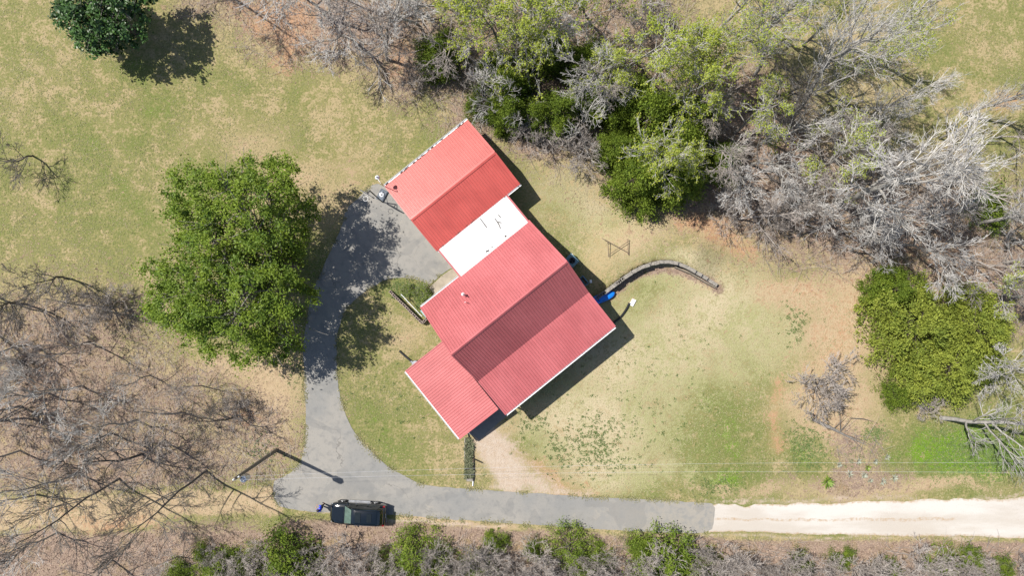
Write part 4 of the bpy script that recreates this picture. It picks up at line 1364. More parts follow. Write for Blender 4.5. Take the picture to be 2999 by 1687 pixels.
BARK = {
    'grey': barkmat("pale_grey_bark", (.56, .54, .51, 1), (.38, .36, .335, 1)),
    'dark': barkmat("dark_grey_bark", (.15, .135, .12, 1), (.085, .078, .07, 1)),
    'brown': barkmat("brown_twigs", (.40, .36, .325, 1), (.26, .225, .20, 1)),
    'grey_trunk': barkmat("grey_trunk_bark", (.38, .36, .33, 1), (.24, .225, .20, 1)),
    'limb': barkmat("lichened_limb_bark", (.27, .25, .225, 1), (.15, .135, .115, 1)),
    'trunk': barkmat("brown_trunk_bark", (.12, .095, .075, 1), (.07, .055, .045, 1)),
}
LEAF = {
    'oak': leafmat("green_oak_leaf", (.225, .30, .030, 1), (.075, .14, .018, 1), .55, .3, .3),
    'magnolia': leafmat("dark_magnolia_leaf", (.075, .16, .03, 1), (.02, .052, .014, 1), .42, .12, .5),
    'cedar': leafmat("cedar_foliage", (.19, .25, .026, 1), (.070, .12, .016, 1), .65, .22, .2),
    'cedar_olive': leafmat("olive_cedar_foliage", (.29, .325, .05, 1), (.135, .185, .03, 1), .65, .22, .2),
    'bud': leafmat("spring_leaf_buds", (.43, .46, .07, 1), (.25, .33, .045, 1), .6, .35, .25),
    'lime': leafmat("bright_shrub_leaf", (.25, .32, .04, 1), (.11, .18, .020, 1), .6, .3, .25),
    'yucca': leafmat("yucca_blade", (.23, .30, .05, 1), (.10, .17, .03, 1), .45, .1, .4),
    'silver': leafmat("silvery_leaf", (.42, .42, .35, 1), (.24, .28, .20, 1), .6, .1, .3),
    'weed': leafmat("lawn_weed", (.18, .235, .08, 1), (.09, .145, .04, 1), .6, .2, .3),
    'litter': leafmat("fallen_leaf", (.42, .30, .23, 1), (.14, .095, .07, 1), .8, .1, .2),
    'grass': leafmat("grass_blade", (.40, .36, .21, 1), (.20, .205, .085, 1), .7, .2, .2),
    'border': leafmat("strappy_border_leaf", (.30, .30, .18, 1), (.035, .06, .025, 1), .5, .1, .4),
}

VAR = {}
def bare_variant(key, bark, leaf=None, leaf_n=0, leaf_size=.12, **kw):
    big, fine, tips = gen_bare(**kw)
    V1, F1 = tubes_np(big, 6); V2, F2 = tubes_np(fine, 3)
    t = np_mesh(key + "_trunk", V1, F1, True); t.materials.append(BARK.get(bark + '_trunk', BARK[bark]))
    c = np_mesh(key + "_crown", V2, F2); c.materials.append(BARK[bark])
    lm = None
    if leaf:
        rng = np.random.RandomState(kw['seed'] + 5)
        T = np.array(tips); idx = rng.choice(len(T), min(leaf_n, len(T) * 3))
        C = T[idx] + rng.normal(size=(len(idx), 3)) * .10
        V3, F3 = leaves_np(C, leaf_size, rng, .4, 1.5)
        lm = leaf_mesh(key + "_foliage", V3, F3, LEAF[leaf], rng)
    VAR[key] = (t, c, lm, kw['Ht'])

bare_variant('big1', 'grey', seed=11, Ht=17, spread=7.2, nl=13, k2=7, k3=6, k4=4, r0=.27)
bare_variant('big2', 'grey', seed=23, Ht=17, spread=6.8, nl=14, k2=6, k3=6, k4=4, r0=.25, start=.18)
bare_variant('mid1', 'grey', tr=.0115, seed=31, Ht=9, spread=4.2, nl=11, k2=6, k3=5, k4=4, r0=.12, start=.12, lean=.15)
bare_variant('mid2', 'brown', tr=.0115, seed=37, Ht=9, spread=4.0, nl=12, k2=6, k3=5, k4=4, r0=.11, start=.12, lean=.2)
bare_variant('dark1', 'dark', seed=41, Ht=15, spread=5.6, nl=12, k2=6, k3=5, k4=3, r0=.14, start=.3, wob=.10)
bare_variant('dark2', 'dark', seed=43, Ht=9, spread=4.0, nl=11, k2=6, k3=5, k4=3, r0=.12, start=.15, lean=.15)
bare_variant('bud1', 'grey', 'bud', 8000, .095, seed=51, Ht=11, spread=4.6, nl=12, k2=6, k3=5, k4=3, r0=.14, start=.2, lean=.1)
bare_variant('bud2', 'grey', 'bud', 12000, .10, seed=53, Ht=11, spread=4.8, nl=12, k2=6, k3=5, k4=3, r0=.13, start=.15, lean=.12)
bare_variant('bud3', 'grey', 'bud', 3500, .085, seed=57, Ht=11, spread=4.6, nl=12, k2=6, k3=5, k4=3, r0=.13, start=.2, lean=.12)
bare_variant('vase1', 'grey', seed=81, Ht=15, spread=7.0, nl=12, k2=6, k3=5, k4=3, r0=.2, start=.15, up=.9, asc=(.3, .72), lean=.08, tr=.012)
bare_variant('vase2', 'grey', 'bud', 3500, .085, seed=83, Ht=14, spread=6.8, nl=12, k2=6, k3=5, k4=3, r0=.17, start=.15, up=.8, asc=(.3, .8), lean=.1, tr=.012)
bare_variant('thin1', 'grey', seed=91, Ht=9, spread=4.4, nl=10, k2=5, k3=4, k4=3, r0=.10, start=.2, lean=.15, tr=.0105, asc=(.4, .9), wob=.09)
bare_variant('thin2', 'brown', seed=93, Ht=9, spread=4.2, nl=10, k2=5, k3=4, k4=3, r0=.10, start=.15, lean=.2, tr=.0105, asc=(.5, 1.0), wob=.09)
bare_variant('shrub1', 'brown', seed=61, Ht=2.6, spread=1.5, nl=5, k2=4, k3=3, k4=3, r0=.035, start=.2, stems=9, tr=.009, wob=.12)
bare_variant('shrub2', 'brown', seed=67, Ht=3.0, spread=1.5, nl=5, k2=4, k3=3, k4=3, r0=.04, start=.2, stems=8, tr=.009, wob=.14)
bare_variant('shrubg', 'brown', 'lime', 1800, .09, seed=71, Ht=2.2, spread=1.3, nl=5, k2=4, k3=3, k4=2, r0=.03, start=.2, stems=8, tr=.009)

def cedar_variant(key, leaf, seed, Ht, R, n_clump, per, size, nsub=5, loose=1.0, spreadr=.72):
    rng = np.random.RandomState(seed)
    # sprays on several rounded cones that merge into one uneven crown
    cl = []; axes = []
    subs = [(0.0, 0.0, 1.0, .72)]
    for k in range(nsub):
        a_ = 2 * math.pi * (k + rng.uniform(0, .8)) / nsub; rr = R * rng.uniform(.35, spreadr)
        subs.append((rr * math.cos(a_), rr * math.sin(a_), rng.uniform(.4, .8), rng.uniform(.30, .52)))
    wt = np.array([q[3] ** 2 for q in subs]); wt /= wt.sum()
    while len(cl) < n_clump:
        sx, sy, sh, sr = subs[rng.choice(len(subs), p=wt)]
        z = rng.uniform(.06, 1.0); prof = (1 - z) ** .6 * (.55 + .45 * min(1, z / .12))
        a_ = rng.uniform(0, 2 * math.pi); ir = 1 + .2 * math.sin(3 * a_ + seed + sx) + .15 * math.sin(5 * a_ + z * 9 + seed * 2)
        rr = R * sr * prof * ir * (rng.uniform(.35, 1.0) ** .5) * (1.3 if rng.uniform() < .12 else 1.0)
        cl.append((sx + rr * math.cos(a_), sy + rr * math.sin(a_), Ht * sh * z)); axes.append((math.cos(a_), math.sin(a_), .5))
    cl = np.array(cl); axes = np.array(axes)
    rad = rng.uniform(.2, .62, n_clump) * loose
    idx = np.repeat(np.arange(n_clump), per)
    off = rng.normal(size=(len(idx), 3)) * np.array([.6, .6, .42])
    off += axes[idx] * rng.uniform(-.3, 1.2, (len(idx), 1))
    C = cl[idx] + off * rad[idx][:, None]
    V, F = leaves_np(C, size, rng, .05, 1.9, axes[idx])
    tint = np.clip(rng.uniform(0, 1, n_clump)[idx] * .75 + rng.uniform(0, .25, len(idx)), 0, 1)
    me = leaf_mesh(key + "_crown", V, F, LEAF[leaf], rng, tint)
    segs = [((0, 0, -.05), (0, 0, Ht * .5), .035 * Ht ** .8, .02 * Ht ** .8), ((0, 0, Ht * .5), (0.05, .03, Ht * .97), .02 * Ht ** .8, .01)]
    for i in rng.choice(n_clump, min(90, n_clump), replace=False):
        p = cl[i]; segs.append(((0, 0, p[2] * .8), tuple(p), .03, .01))
    V1, F1 = tubes_np(segs, 5)
    t = np_mesh(key + "_trunk", V1, F1, True); t.materials.append(BARK['trunk'])
    VAR[key] = (t, me, None, Ht)
cedar_variant('cedarA', 'cedar', 3, 6.0, 3.0, 300, 85, .085, 6, .8)
cedar_variant('cedarB', 'cedar', 5, 5.5, 2.7, 260, 85, .085, 5, .8)
cedar_variant('cedarO', 'cedar_olive', 8, 5.0, 3.6, 380, 75, .09, 8, .85)
cedar_variant('bushA', 'lime', 13, 2.6, 1.9, 120, 60, .07, 7, .75, .95)
cedar_variant('bushB', 'cedar', 17, 2.4, 1.8, 110, 60, .07, 7, .75, .95)
cedar_variant('bushC', 'lime', 19, 2.4, 1.9, 110, 55, .07, 9, .8, 1.1)

def plant(key, name, px, py, h, label, cat="tree", group=None, rz=None, wide=1.0):
    t, c, lm, H0 = VAR[key]
    p = P(px, py)
    rng = random.Random(int(px * 7 + py * 13))
    root = empty(name, (p.x, p.y, float(terrain(np.array([p.x]), np.array([p.y]))[0])), rng.uniform(0, 6.28) if rz is None else rz)
    s_ = h / H0
    root.scale = (s_ * wide, s_ * wide, s_)
    if (px, py) == (2757, 1224): root.rotation_euler = (-.2, .08, 0)
    tag(root, label, cat, group)
    link("trunk", t, None, root); link("crown", c, None, root)
    if lm: link("foliage", lm, None, root)
    return root

def app(ax, ay, hc):          # ground position below a crown seen at (ax, ay)
    k = (CAMH - hc) / CAMH
    return 1500 + (ax - 1500) * k, 843.5 + (ay - 843.5) * k

# ---- single trees
T_ = [
 ('big1', 2445, 588, 19, "tallest bare grey tree right of the dark cedars, with a thick pale trunk", 1.0),
 ('big2', 2757, 1224, 14, "bare grey tree with a thick pale trunk foot on the bright green grass", 1.0),
 ('vase1', 2300, 358, 18, "bare tree with forked pale limbs fanning over the upper right field", .9),
 ('mid1', 2752, 405, 8, "small bare two-stemmed tree on the upper right field", .8),
 ('mid2', 2925, 400, 8, "small bare tree beside the right edge on the upper field", .8),
 ('dark2', 2195, 325, 11, "slim dark-stemmed bare tree above the budding trees' right end", .8),
 ('mid2', 2165, 642, 5.5, "broad low bare tree over the orange clay beside the cedars", 1.5),
 ('big1', 2860, 655, 13, "bare tree leaning out over the right edge, middle height", .9),
 ('mid1', 2200, 480, 9, "bare twiggy tree just right of the dark cedars", 1.0),
 ('mid2', 2335, 690, 7, "bare tree at the lower left end of the right-hand wood", 1.2),
 ('mid1', 2490, 735, 7, "bare tree with pale drooping twigs at the wood's lower edge", 1.2),
 ('mid1', 2640, 715, 9, "bare pale tree in the middle of the right-hand wood", 1.1),
 ('bud3', 2850, 830, 8, "sparsely budding tree above the olive cedars at right", 1.1),
 ('mid2', 2090, 420, 10, "bare tree rising between the dark cedars and the upper field", .9),
 ('mid2', 2550, 450, 9, "bare brownish tree above the tallest grey tree's trunk", 1.1),
 ('bud3', 2390, 480, 10, "sparsely budding tree left of the tallest grey tree", 1.0),
 ('mid1', 2880, 1060, 9, "bare white-twigged tree behind the olive cedars at the right edge", 1.0),
 ('mid2', 2750, 560, 8, "bare brownish tree under the tallest grey tree's crown", 1.1),
 ('dark1', 640, -40, 13, "bare tree past the top edge whose branches shade the clay", 1.0),
 ('mid1', 1135, 175, 10, "bare pale tree left of the first dark cedar at the top", 1.1),
 ('mid1', 975, 60, 9, "bare pale tree nearest the clay patch at the top edge", 1.1),
 ('mid2', 1225, 70, 11, "bare brownish tree at the top edge above the first dark cedar", 1.1),
 ('mid2', 1340, 120, 10, "bare brownish tree at the left end of the budding trees", 1.0),
 ('bud2', 1470, 170, 11, "dense lime-budding tree at the left end of the budding wood", 1.0),
 ('bud1', 1565, 290, 10, "budding tree above the white link roof side of the wood", 1.0),
 ('bud2', 1640, 130, 11, "lime-budding tree in the top middle of the wood", 1.0),
 ('bud1', 1750, 345, 9, "budding tree just left of the dark cedars", 1.0),
 ('bud1', 1955, 310, 10, "budding tree overhanging the upper side of the dark cedars", 1.0),
 ('bud2', 1870, 190, 12, "tall lime-budding tree above the dark cedars", .9),
 ('bud1', 2030, 150, 10, "budding tree between the wood and the upper field", .9),
 ('bud1', 1900, 470, 8.5, "yellow-budding tree standing among the dark cedars", .9),
 ('bud3', 1730, 70, 11, "grey sparsely budding tree at the top edge of the wood", 1.0),
 ('bud2', 1420, 40, 10, "lime-budding tree cut by the top edge left of the wood's middle", 1.0),
 ('vase2', 2110, 80, 12, "sparsely budding tree at the top edge over the field", 1.0),
 ('vase2', 2350, 130, 11, "thin yellow-budding tree alone on the upper field", 1.0),
 ('dark2', 95, 455, 4.6, "small dark bare tree on the left lawn at the picture edge", 1.5),
 ('dark2', 190, 815, 7, "dark bare tree at the upper end of the left wood", 1.1),
 ('dark2', 60, 890, 8, "dark bare tree at the left edge below the lawn", 1.0),
 ('thin1', 140, 1150, 9, "bare pale tree at the left edge of the litter slope", 1.0),
 ('thin1', 440, 1100, 6, "small bare pale tree below the big leafy tree", 1.0),
 ('thin1', 330, 1270, 9, "bare pale tree in the middle of the left wood", 1.0),
 ('thin2', 480, 1290, 8, "bare brownish tree left of the utility pole", 1.0),
 ('dark1', 605, 1378, 15, "tall dark bare tree beside the utility pole foot", .8),
 ('dark1', 350, 1402, 14, "tall dark bare tree above the dirt track", .85),
 ('thin2', 260, 1000, 8, "bare brownish tree on the upper litter slope", 1.0),
 ('thin2', 590, 1130, 6, "low bare olive-shaded tree nearest the driveway", .9),
 ('thin1', 170, 1560, 8, "bare pale tree below the dirt track at left", 1.0),
 ('thin2', 330, 1640, 7, "bare brownish tree at the lower left edge", 1.1),
 ('thin1', 60, 1320, 9, "bare pale tree at the left edge above the dirt track", 1.0),
 ('thin2', 520, 1630, 5, "low bare tree left of the green cedar below the lane", 1.1),
 ('mid1', 2275, 600, 7, "bare pale tree over the litter right of the broad low bare tree", 1.1),
 ('mid1', 2420, 655, 8, "bare pale tree just below the tallest grey tree's foot", 1.1),
 ('mid2', 2560, 620, 8, "bare brownish tree below the tallest grey tree's trunk", 1.1),
 ('mid1', 2710, 640, 8, "bare pale tree right of the right-hand wood's middle", 1.1),
 ('mid2', 2800, 745, 8, "bare brownish tree above the budding tree at the far right", 1.1),
 ('mid1', 2940, 770, 8, "bare pale tree at the right edge above the olive cedars", 1.1),
 ('mid2', 2330, 430, 9, "bare brownish tree below the forked pale tree", 1.0),
 ('mid1', 2490, 520, 9, "bare pale tree touching the tallest grey tree's trunk from above", 1.1),
 ('mid1', 2650, 520, 8, "bare pale tree on the wood's upper edge near the field", 1.0),
 ('mid2', 2830, 545, 7, "bare brownish tree on the wood's upper edge at far right", 1.1),
 ('thin1', 90, 1010, 8, "bare pale tree at the left edge below the dark bare trees", 1.1),
 ('thin1', 400, 1230, 8, "bare pale tree above the tall dark tree by the track", 1.1),
 ('thin1', 230, 1385, 9, "bare pale tree just above the dirt track", 1.1),
 ('thin2', 110, 1450, 8, "bare brownish tree beside the dirt track's left end", 1.1),
 ('dark2', 700, 1215, 6, "small dark bare tree nearest the driveway's left side", 1.0),
 ('mid1', 1050, 130, 8, "bare pale tree in the top row right of the clay patch", 1.1),
 ('mid1', 1180, 0, 9, "bare pale tree cut by the top edge above the garage", 1.1),
 ('mid1', 890, -10, 9, "bare pale tree cut by the top edge beside the clay patch", 1.1),
 ('mid1', 1480, 345, 7, "bare pale tree at the wood edge above the garage roof", 1.2),
 ('mid2', 1650, 270, 8, "bare brownish tree in the middle of the budding wood", 1.1),
 ('mid1', 1780, 235, 9, "bare pale tree between the two tall lime-budding trees", 1.1),
 ('mid1', 1550, 70, 10, "bare pale tree at the top edge among lime-budding trees", 1.1),
 ('dark1', -70, 830, 13, "dark bare tree past the left edge whose shadow crosses the upper left slope", 1.0),
 ('dark1', -60, 960, 12, "dark bare tree past the left edge shading the middle left slope", 1.0),
 ('dark2', -40, 1230, 11, "dark bare tree past the left edge above the dirt track", 1.1),
 ('thin1', 240, 1130, 8, "slender bare tree in the upper middle of the left wood", 1.2),
 ('thin1', 60, 1190, 9, "slender bare pale tree at the left edge in the litter", 1.2),
 ('thin2', 300, 900, 7, "slender bare tree at the lower end of the left lawn", 1.1),
 ('thin2', 540, 1210, 7, "slender bare tree between the leafy tree and the pole", 1.1),
 ('dark2', 420, 1330, 9, "dark bare tree between the two tall dark trees by the track", 1.0),
 ('bud1', 1845, 425, 11, "yellow-budding tree leaning its crown over the left side of the cedar clump", .9),
 ('bud1', 1975, 420, 11, "yellow-budding tree with its crown over the upper right of the cedar clump", .9),
 ('mid1', 2120, 505, 8, "bare pale tree at the right foot of the cedar clump", 1.1),
 ('bud3', 2150, 390, 9, "sparsely budding tree right of the cedar clump's top", 1.1),
 ('mid1', 2235, 415, 9, "bare pale tree left of the forked pale tree's foot", 1.1),
 ('mid2', 2070, 290, 8, "bare brownish tree above the cedar clump's right end", 1.1),
 ('mid1', 1690, 380, 7, "bare pale tree at the wood's lower edge left of the cedar clump", 1.2),
 ('vase2', 2070, 230, 13, "tall ascending tree with sparse yellow buds above the dark cedars' right end", 1.0),
 ('vase1', 2210, 220, 14, "tall ascending bare tree between the budding wood and the upper field", 1.0),
 ('vase2', 2420, 270, 12, "ascending tree with sparse buds right of the forked pale tree", 1.0),
 ('vase1', 2560, 330, 11, "ascending bare tree in the middle of the upper right field edge", 1.0),
 ('vase1', 2480, 130, 11, "ascending bare tree nearest the top edge over the upper right field", 1.0),
 ('vase1', 2820, 330, 9, "ascending bare tree between the two small trees on the upper field", 1.0),
 ('vase2', 2240, 90, 12, "ascending budded tree cut by the top edge over the field's left side", 1.0),
]
for (key, px, py, h, lab, wide) in T_:
    plant(key, "bare_tree" if not key.startswith('bud') else "budding_tree", px, py, h, lab, "tree", "leafless and budding trees", None, wide)

# ---- cedars and leafy bushes (crown positions as seen)
C_ = [
 ('cedarA', 1870, 520, 6.5, 3.3, "lower left of the dark green cedars, on the lawn edge"),
 ('cedarB', 1975, 530, 6.0, 3.0, "dark green cedar at the lower right of the cedar clump"),
 ('cedarA', 1985, 420, 7.0, 3.0, "dark green cedar at the top of the cedar clump"),
 ('cedarB', 1800, 440, 5.0, 2.0, "smallest dark cedar at the left of the cedar clump"),
 ('cedarB', 1285, 165, 5.0, 2.4, "dark green cedar at the left end of the top wood"),
 ('bushB', 1395, 318, 2.6, 1.4, "small green cedar bush by the garage's top corner"),
 ('cedarB', 1490, 330, 5.0, 2.2, "dark cedar in the wood above the garage roof's right end"),
 ('cedarA', 1570, 340, 4.5, 2.0, "dark cedar in the wood above the white link roof"),
 ('cedarB', 1450, 205, 4.5, 2.0, "dark cedar under the left budding trees"),
 ('cedarA', 1590, 150, 5.0, 2.4, "dark cedar deep under the middle budding trees"),
 ('cedarB', 1840, 300, 5.0, 2.6, "dark cedar between the budding trees and the cedar clump"),
 ('cedarA', 1900, 340, 7.5, 3.4, "tall dark cedar in the upper part of the cedar clump"),
 ('cedarB', 2030, 350, 6.5, 2.8, "dark cedar at the upper right of the cedar clump"),
 ('cedarB', 2110, 470, 4.0, 2.2, "low dark cedar right of the cedar clump under bare branches"),
 ('cedarB', 1740, 300, 4.5, 2.2, "dark cedar left of the cedar clump under bare branches"),
 ('cedarA', 1480, 255, 5.5, 2.6, "dark cedar beneath the dense lime-budding tree"),
 ('cedarB', 1640, 330, 5.0, 2.4, "dark cedar at the wood's lower edge between garage and cedar clump"),
 ('cedarA', 1720, 190, 5.5, 2.4, "dark cedar under the right-hand lime-budding trees"),
 ('cedarO', 2670, 960, 5.5, 4.4, "left of the three large olive cedars at right"),
 ('cedarO', 2765, 1070, 5.0, 4.3, "lower of the three large olive cedars at right"),
 ('cedarO', 2850, 970, 5.5, 3.8, "right of the three large olive cedars"),
 ('bushB', 2630, 1160, 2.4, 1.6, "small green cedar at the foot of the olive cedars"),
 ('cedarB', 2600, 850, 4.5, 2.2, "dark cedar just above the large olive cedars"),
 ('bushB', 2890, 610, 2.0, 2.2, "low green bush at the far right under the bare wood"),
]
for (key, ax, ay, h, R, lab) in C_:
    px, py = app(ax, ay, h * .4)
    R0 = {'cedarA': 3.0, 'cedarB': 2.7, 'cedarO': 3.6, 'bushA': 1.9, 'bushB': 1.8, 'bushC': 1.9}[key]; H0 = VAR[key][3]
    plant(key, "cedar_tree", px, py, h, lab, "tree", "cedars", None, (R / R0) / (h / H0))

ORD = ["first", "second", "third", "fourth", "fifth", "sixth", "seventh", "eighth", "ninth", "tenth", "eleventh", "twelfth", "thirteenth", "fourteenth",
       "fifteenth", "sixteenth", "seventeenth", "eighteenth", "nineteenth", "twentieth"]
ORD += ["twenty-" + o for o in ORD[:9]] + ["thirtieth"] + ["thirty-" + o for o in ORD[:9]] + ["fortieth"] + ["forty-" + o for o in ORD[:9]]
B_ = [('bushB', 600, 1610, 1.8, 1.1), ('bushC', 640, 1655, 2.4, 2.0), ('bushB', 850, 1615, 3.4, 2.8), ('bushC', 1215, 1610, 2.8, 2.4), ('bushB', 1235, 1680, 2.6, 2.0), ('bushA', 1450, 1572, 1.8, 1.2),
      ('bushC', 1672, 1592, 2.4, 2.0), ('bushB', 1700, 1665, 2.4, 1.5), ('bushA', 1960, 1620, 3.6, 2.9), ('bushB', 2345, 1640, 1.6, 1.1), ('bushB', 2600, 1655, 1.8, 1.3), ('bushB', 2845, 1620, 2.0, 1.3), ('bushB', 2935, 1655, 2.0, 1.3),
      ('bushC', 720, 1640, 1.6, 1.6), ('bushC', 900, 1670, 2.2, 2.2), ('bushC', 1130, 1640, 1.4, 1.3), ('bushC', 1290, 1640, 1.4, 1.5), ('bushC', 1400, 1660, 1.6, 1.6), ('bushB', 1560, 1600, 1.0, 1.0), ('bushC', 1745, 1620, 1.4, 1.4),
      ('bushB', 1880, 1590, 1.6, 1.4), ('bushC', 2040, 1660, 2.0, 2.0), ('bushC', 1920, 1675, 2.4, 2.4), ('bushB', 2470, 1625, 1.0, 1.2), ('bushC', 2760, 1640, 1.2, 1.6), ('bushB', 520, 1660, 1.4, 1.4)]
for i, (key, ax, ay, h, R) in enumerate(sorted(B_, key=lambda r: r[1])):
    h *= .8
    px, py = app(ax, ay + 14, h * .3)
    R0 = {'bushA': 1.9, 'bushB': 1.8, 'bushC': 1.9}[key]
    plant(key, "evergreen_bush", px, py, h, "green evergreen bush below the lane, %s from the left along the bottom edge" % ORD[i], "bush", "green bushes along the bottom edge", None, (R / R0) / (h / VAR[key][3]) * .98)
SH = [(640, 1620), (735, 1680), (820, 1680), (930, 1640), (950, 1690), (1100, 1610), (1190, 1690), (1270, 1620), (1390, 1620), (1440, 1640), (1540, 1690), (1690, 1630), (1720, 1690), (1900, 1640), (2010, 1690), (2040, 1610), (2180, 1690), (2290, 1640), (2350, 1670), (2560, 1640), (2620, 1690), (2830, 1650), (700, 1660), (770, 1610), (1000, 1610), (1065, 1675), (1150, 1650), (1330, 1655), (1500, 1660), (1580, 1630), (1630, 1670), (1770, 1655), (1840, 1670), (2080, 1655), (2140, 1630), (2230, 1660), (2420, 1645), (2500, 1665), (2690, 1640), (2760, 1665), (2890, 1680), (2985, 1665)]
for i, (px, py) in enumerate(sorted(SH)):
    plant(('shrub1', 'shrub2')[i % 2], "bare_shrub", px, py, 1.7 + (i * 37 % 10) / 6, "leafless grey shrub below the lane, %s from the left along the bottom edge" % ORD[i], "shrub", "bare shrubs along the bottom edge", None, 1.15)
S2 = [('shrub1', 2395, 1130, 3.0, 1.45, "round leafless shrub on the sandy strip left of the olive cedars"), ('shrub2', 1420, 265, 3, 1.2, "leafless shrub above the garage corner cedar bush"),
      ('shrub2', 1610, 390, 3, 1.2, "leafless shrub at the wood edge right of the garage"), ('shrub1', 1700, 450, 3, 1.2, "leafless shrub at the wood edge left of the dark cedars"),
      ('shrub1', 1530, 385, 2.6, 1.2, "leafless shrub nearest the garage's right end"), ('shrub2', 1240, 240, 2.6, 1.2, "leafless shrub below the first dark cedar at the top"),
      ('shrub1', 2120, 600, 2.6, 1.3, "leafless shrub at the right foot of the cedar clump"), ('shrub1', 2260, 640, 2.6, 1.3, "leafless shrub on litter beside the broad low bare tree"),
      ('shrub2', 2700, 1180, 2.2, 1.2, "leafless shrub at the lower foot of the olive cedars"), ('shrub1', 330, 900, 2.6, 1.3, "leafless shrub on the upper left litter slope"),
      ('shrub1', 700, 1180, 1.8, 1.3, "leafless shrub between the big leafy tree and the utility pole"), ('shrubg', 1240, 862, 1.2, .9, "green leafy shrub in the bed by the house corner"),
      ('shrubg', 1195, 852, .8, 1.0, "low green plant in the bed behind the hollow blocks"), ('shrubg', 1255, 880, .9, .9, "small leafy shrub against the eave in the block bed"),
      ('shrub2', 2560, 700, 2.6, 1.3, "leafless shrub under the right-hand wood's lower edge"), ('shrub1', 2310, 560, 2.8, 1.3, "leafless shrub left of the tallest grey tree's trunk"),
      ('shrub1', 1900, 60, 2.8, 1.3, "leafless shrub under the tall lime-budding tree"), ('shrub2', 60, 1060, 2.8, 1.3, "leafless shrub at the left edge on the litter slope")]
for (key, px, py, h, wide, lab) in S2:
    plant(key, "bare_shrub" if key != 'shrubg' else "leafy_shrub", px, py, h, lab, "shrub", None, None, wide)

# ---- big leafy tree by the driveway, and the dark magnolia
def leafy_tree(name, label, base, lobes, leafkey, n_clump, per, size, seed, cr, trunk_r, limb_n=26, rimm=1.0):
    rng = np.random.RandomState(seed); b0 = P(*base)
    root = empty(name, b0); tag(root, label, "tree")
    cl = []; nr = []
    tot = sum(l[3] * l[4] for l in lobes)
    for (px, py, hc, rx, ry, rz_) in lobes:
        c = P(px, py); c = np.array([c.x - b0.x, c.y - b0.y, hc])
        m = int(n_clump * rx * ry / tot); k = 0
        while k < m:
            u = rng.normal(size=3); u /= np.linalg.norm(u)
            if u[2] < -.45: continue
            a_ = math.atan2(u[1], u[0])
            lump = 1 + .16 * math.sin(4 * a_ + seed + px) + .12 * math.sin(7 * a_ + 2 * seed + 5 * u[2]) + .1 * math.sin(9 * u[2] + 3 * a_)
            rr = (rng.uniform(.25, 1) ** .33) * lump
            cl.append(c + u * rr * np.array([rx, ry, rz_])); nr.append(u); k += 1
    cl = np.array(cl); nr = np.array(nr); n = len(cl)
    rad = rng.uniform(.55, 1.25, n) * cr
    idx = np.repeat(np.arange(n), (per * rng.uniform(.45, 1.3, n)).astype(int))
    off = rng.normal(size=(len(idx), 3)); off /= np.linalg.norm(off, axis=1, keepdims=True)
    off *= np.abs(rng.normal(.45, .38, (len(idx), 1))); off[:, 2] = off[:, 2] * .55 + .1
    C = cl[idx] + off * rad[idx][:, None]
    V, F = leaves_np(C, size, rng, .55, 1.7)
    tint = np.clip(rng.uniform(0, 1, n)[idx] * .6 + rng.uniform(0, .4, len(idx)), 0, 1)
    me = leaf_mesh(name + "_crown", V, F, LEAF[leafkey], rng, tint)
    link("crown", me, None, root)
    segs = []; big = []
    H_ = max(l[2] for l in lobes)
    fork = np.array([-.3, 0, H_ * .28])
    big.append(((0, 0, -.1), tuple(fork * .5), trunk_r * 1.25, trunk_r)); big.append((tuple(fork * .5), tuple(fork), trunk_r, trunk_r * .9))
    for (px, py, hc, rx, ry, rz_) in lobes:
        c = P(px, py); c = np.array([c.x - b0.x, c.y - b0.y, hc])
        k1 = fork + (c - fork) * .5 + rng.normal(size=3) * .3; k2_ = c + np.array([0, 0, rz_ * .5])
        big.append((tuple(fork), tuple(k1), trunk_r * .65, trunk_r * .5)); big.append((tuple(k1), tuple(k2_), trunk_r * .5, trunk_r * .15))
        sel = rng.choice(n, min(n, limb_n * 3), replace=False)
        for i in sel:
            if np.linalg.norm((cl[i] - c) / np.array([rx, ry, rz_])) > 1.3: continue
            t = rng.uniform(.1, .9); s0_ = (fork + (k1 - fork) * (t * 2)) if t < .5 else (k1 + (k2_ - k1) * (t * 2 - 1))
            md = s0_ + (cl[i] - s0_) * .55 + rng.normal(size=3) * .25
            segs.append((tuple(s0_), tuple(md), trunk_r * .2, trunk_r * .12)); segs.append((tuple(md), tuple(cl[i]), trunk_r * .12, .02))
            for q_ in range(5):
                e_ = cl[i] + rng.normal(size=3) * rad[i] * .8
                segs.append((tuple(md + (cl[i] - md) * .6), tuple(e_), .025, .012))
    V1, F1 = tubes_np(big, 10); t_ = np_mesh(name + "_trunk", V1, F1, True); t_.materials.append(BARK['trunk']); link("trunk", t_, None, root)
    V1, F1 = tubes_np(segs, 4); t_ = np_mesh(name + "_limbs", V1, F1); t_.materials.append(BARK['limb']); link("limbs", t_, None, root)
leafy_tree("broadleaf_tree", "largest leafy green tree, shading the driveway left of the house", (872, 772),
           [(830, 650, 8.6, 4.4, 3.3, 3.2), (730, 615, 7.2, 3.4, 3.0, 2.4), (800, 880, 8.0, 5.0, 3.5, 3.2), (680, 855, 6.6, 4.2, 3.2, 2.2), (770, 965, 5.8, 4.2, 2.3, 2.0), (850, 545, 6.0, 2.6, 1.7, 1.6),
            (908, 660, 5.0, 2.4, 2.8, 1.6), (885, 860, 5.0, 2.6, 2.6, 1.6), (600, 900, 5.2, 2.0, 1.7, 1.2), (860, 1000, 4.2, 2.0, 1.4, 1.2), (720, 735, 6.6, 3.0, 2.0, 1.8), (850, 745, 5.0, 1.8, 1.8, 1.2)],
           'oak', 800, 115, .115, 4, .85, .36)
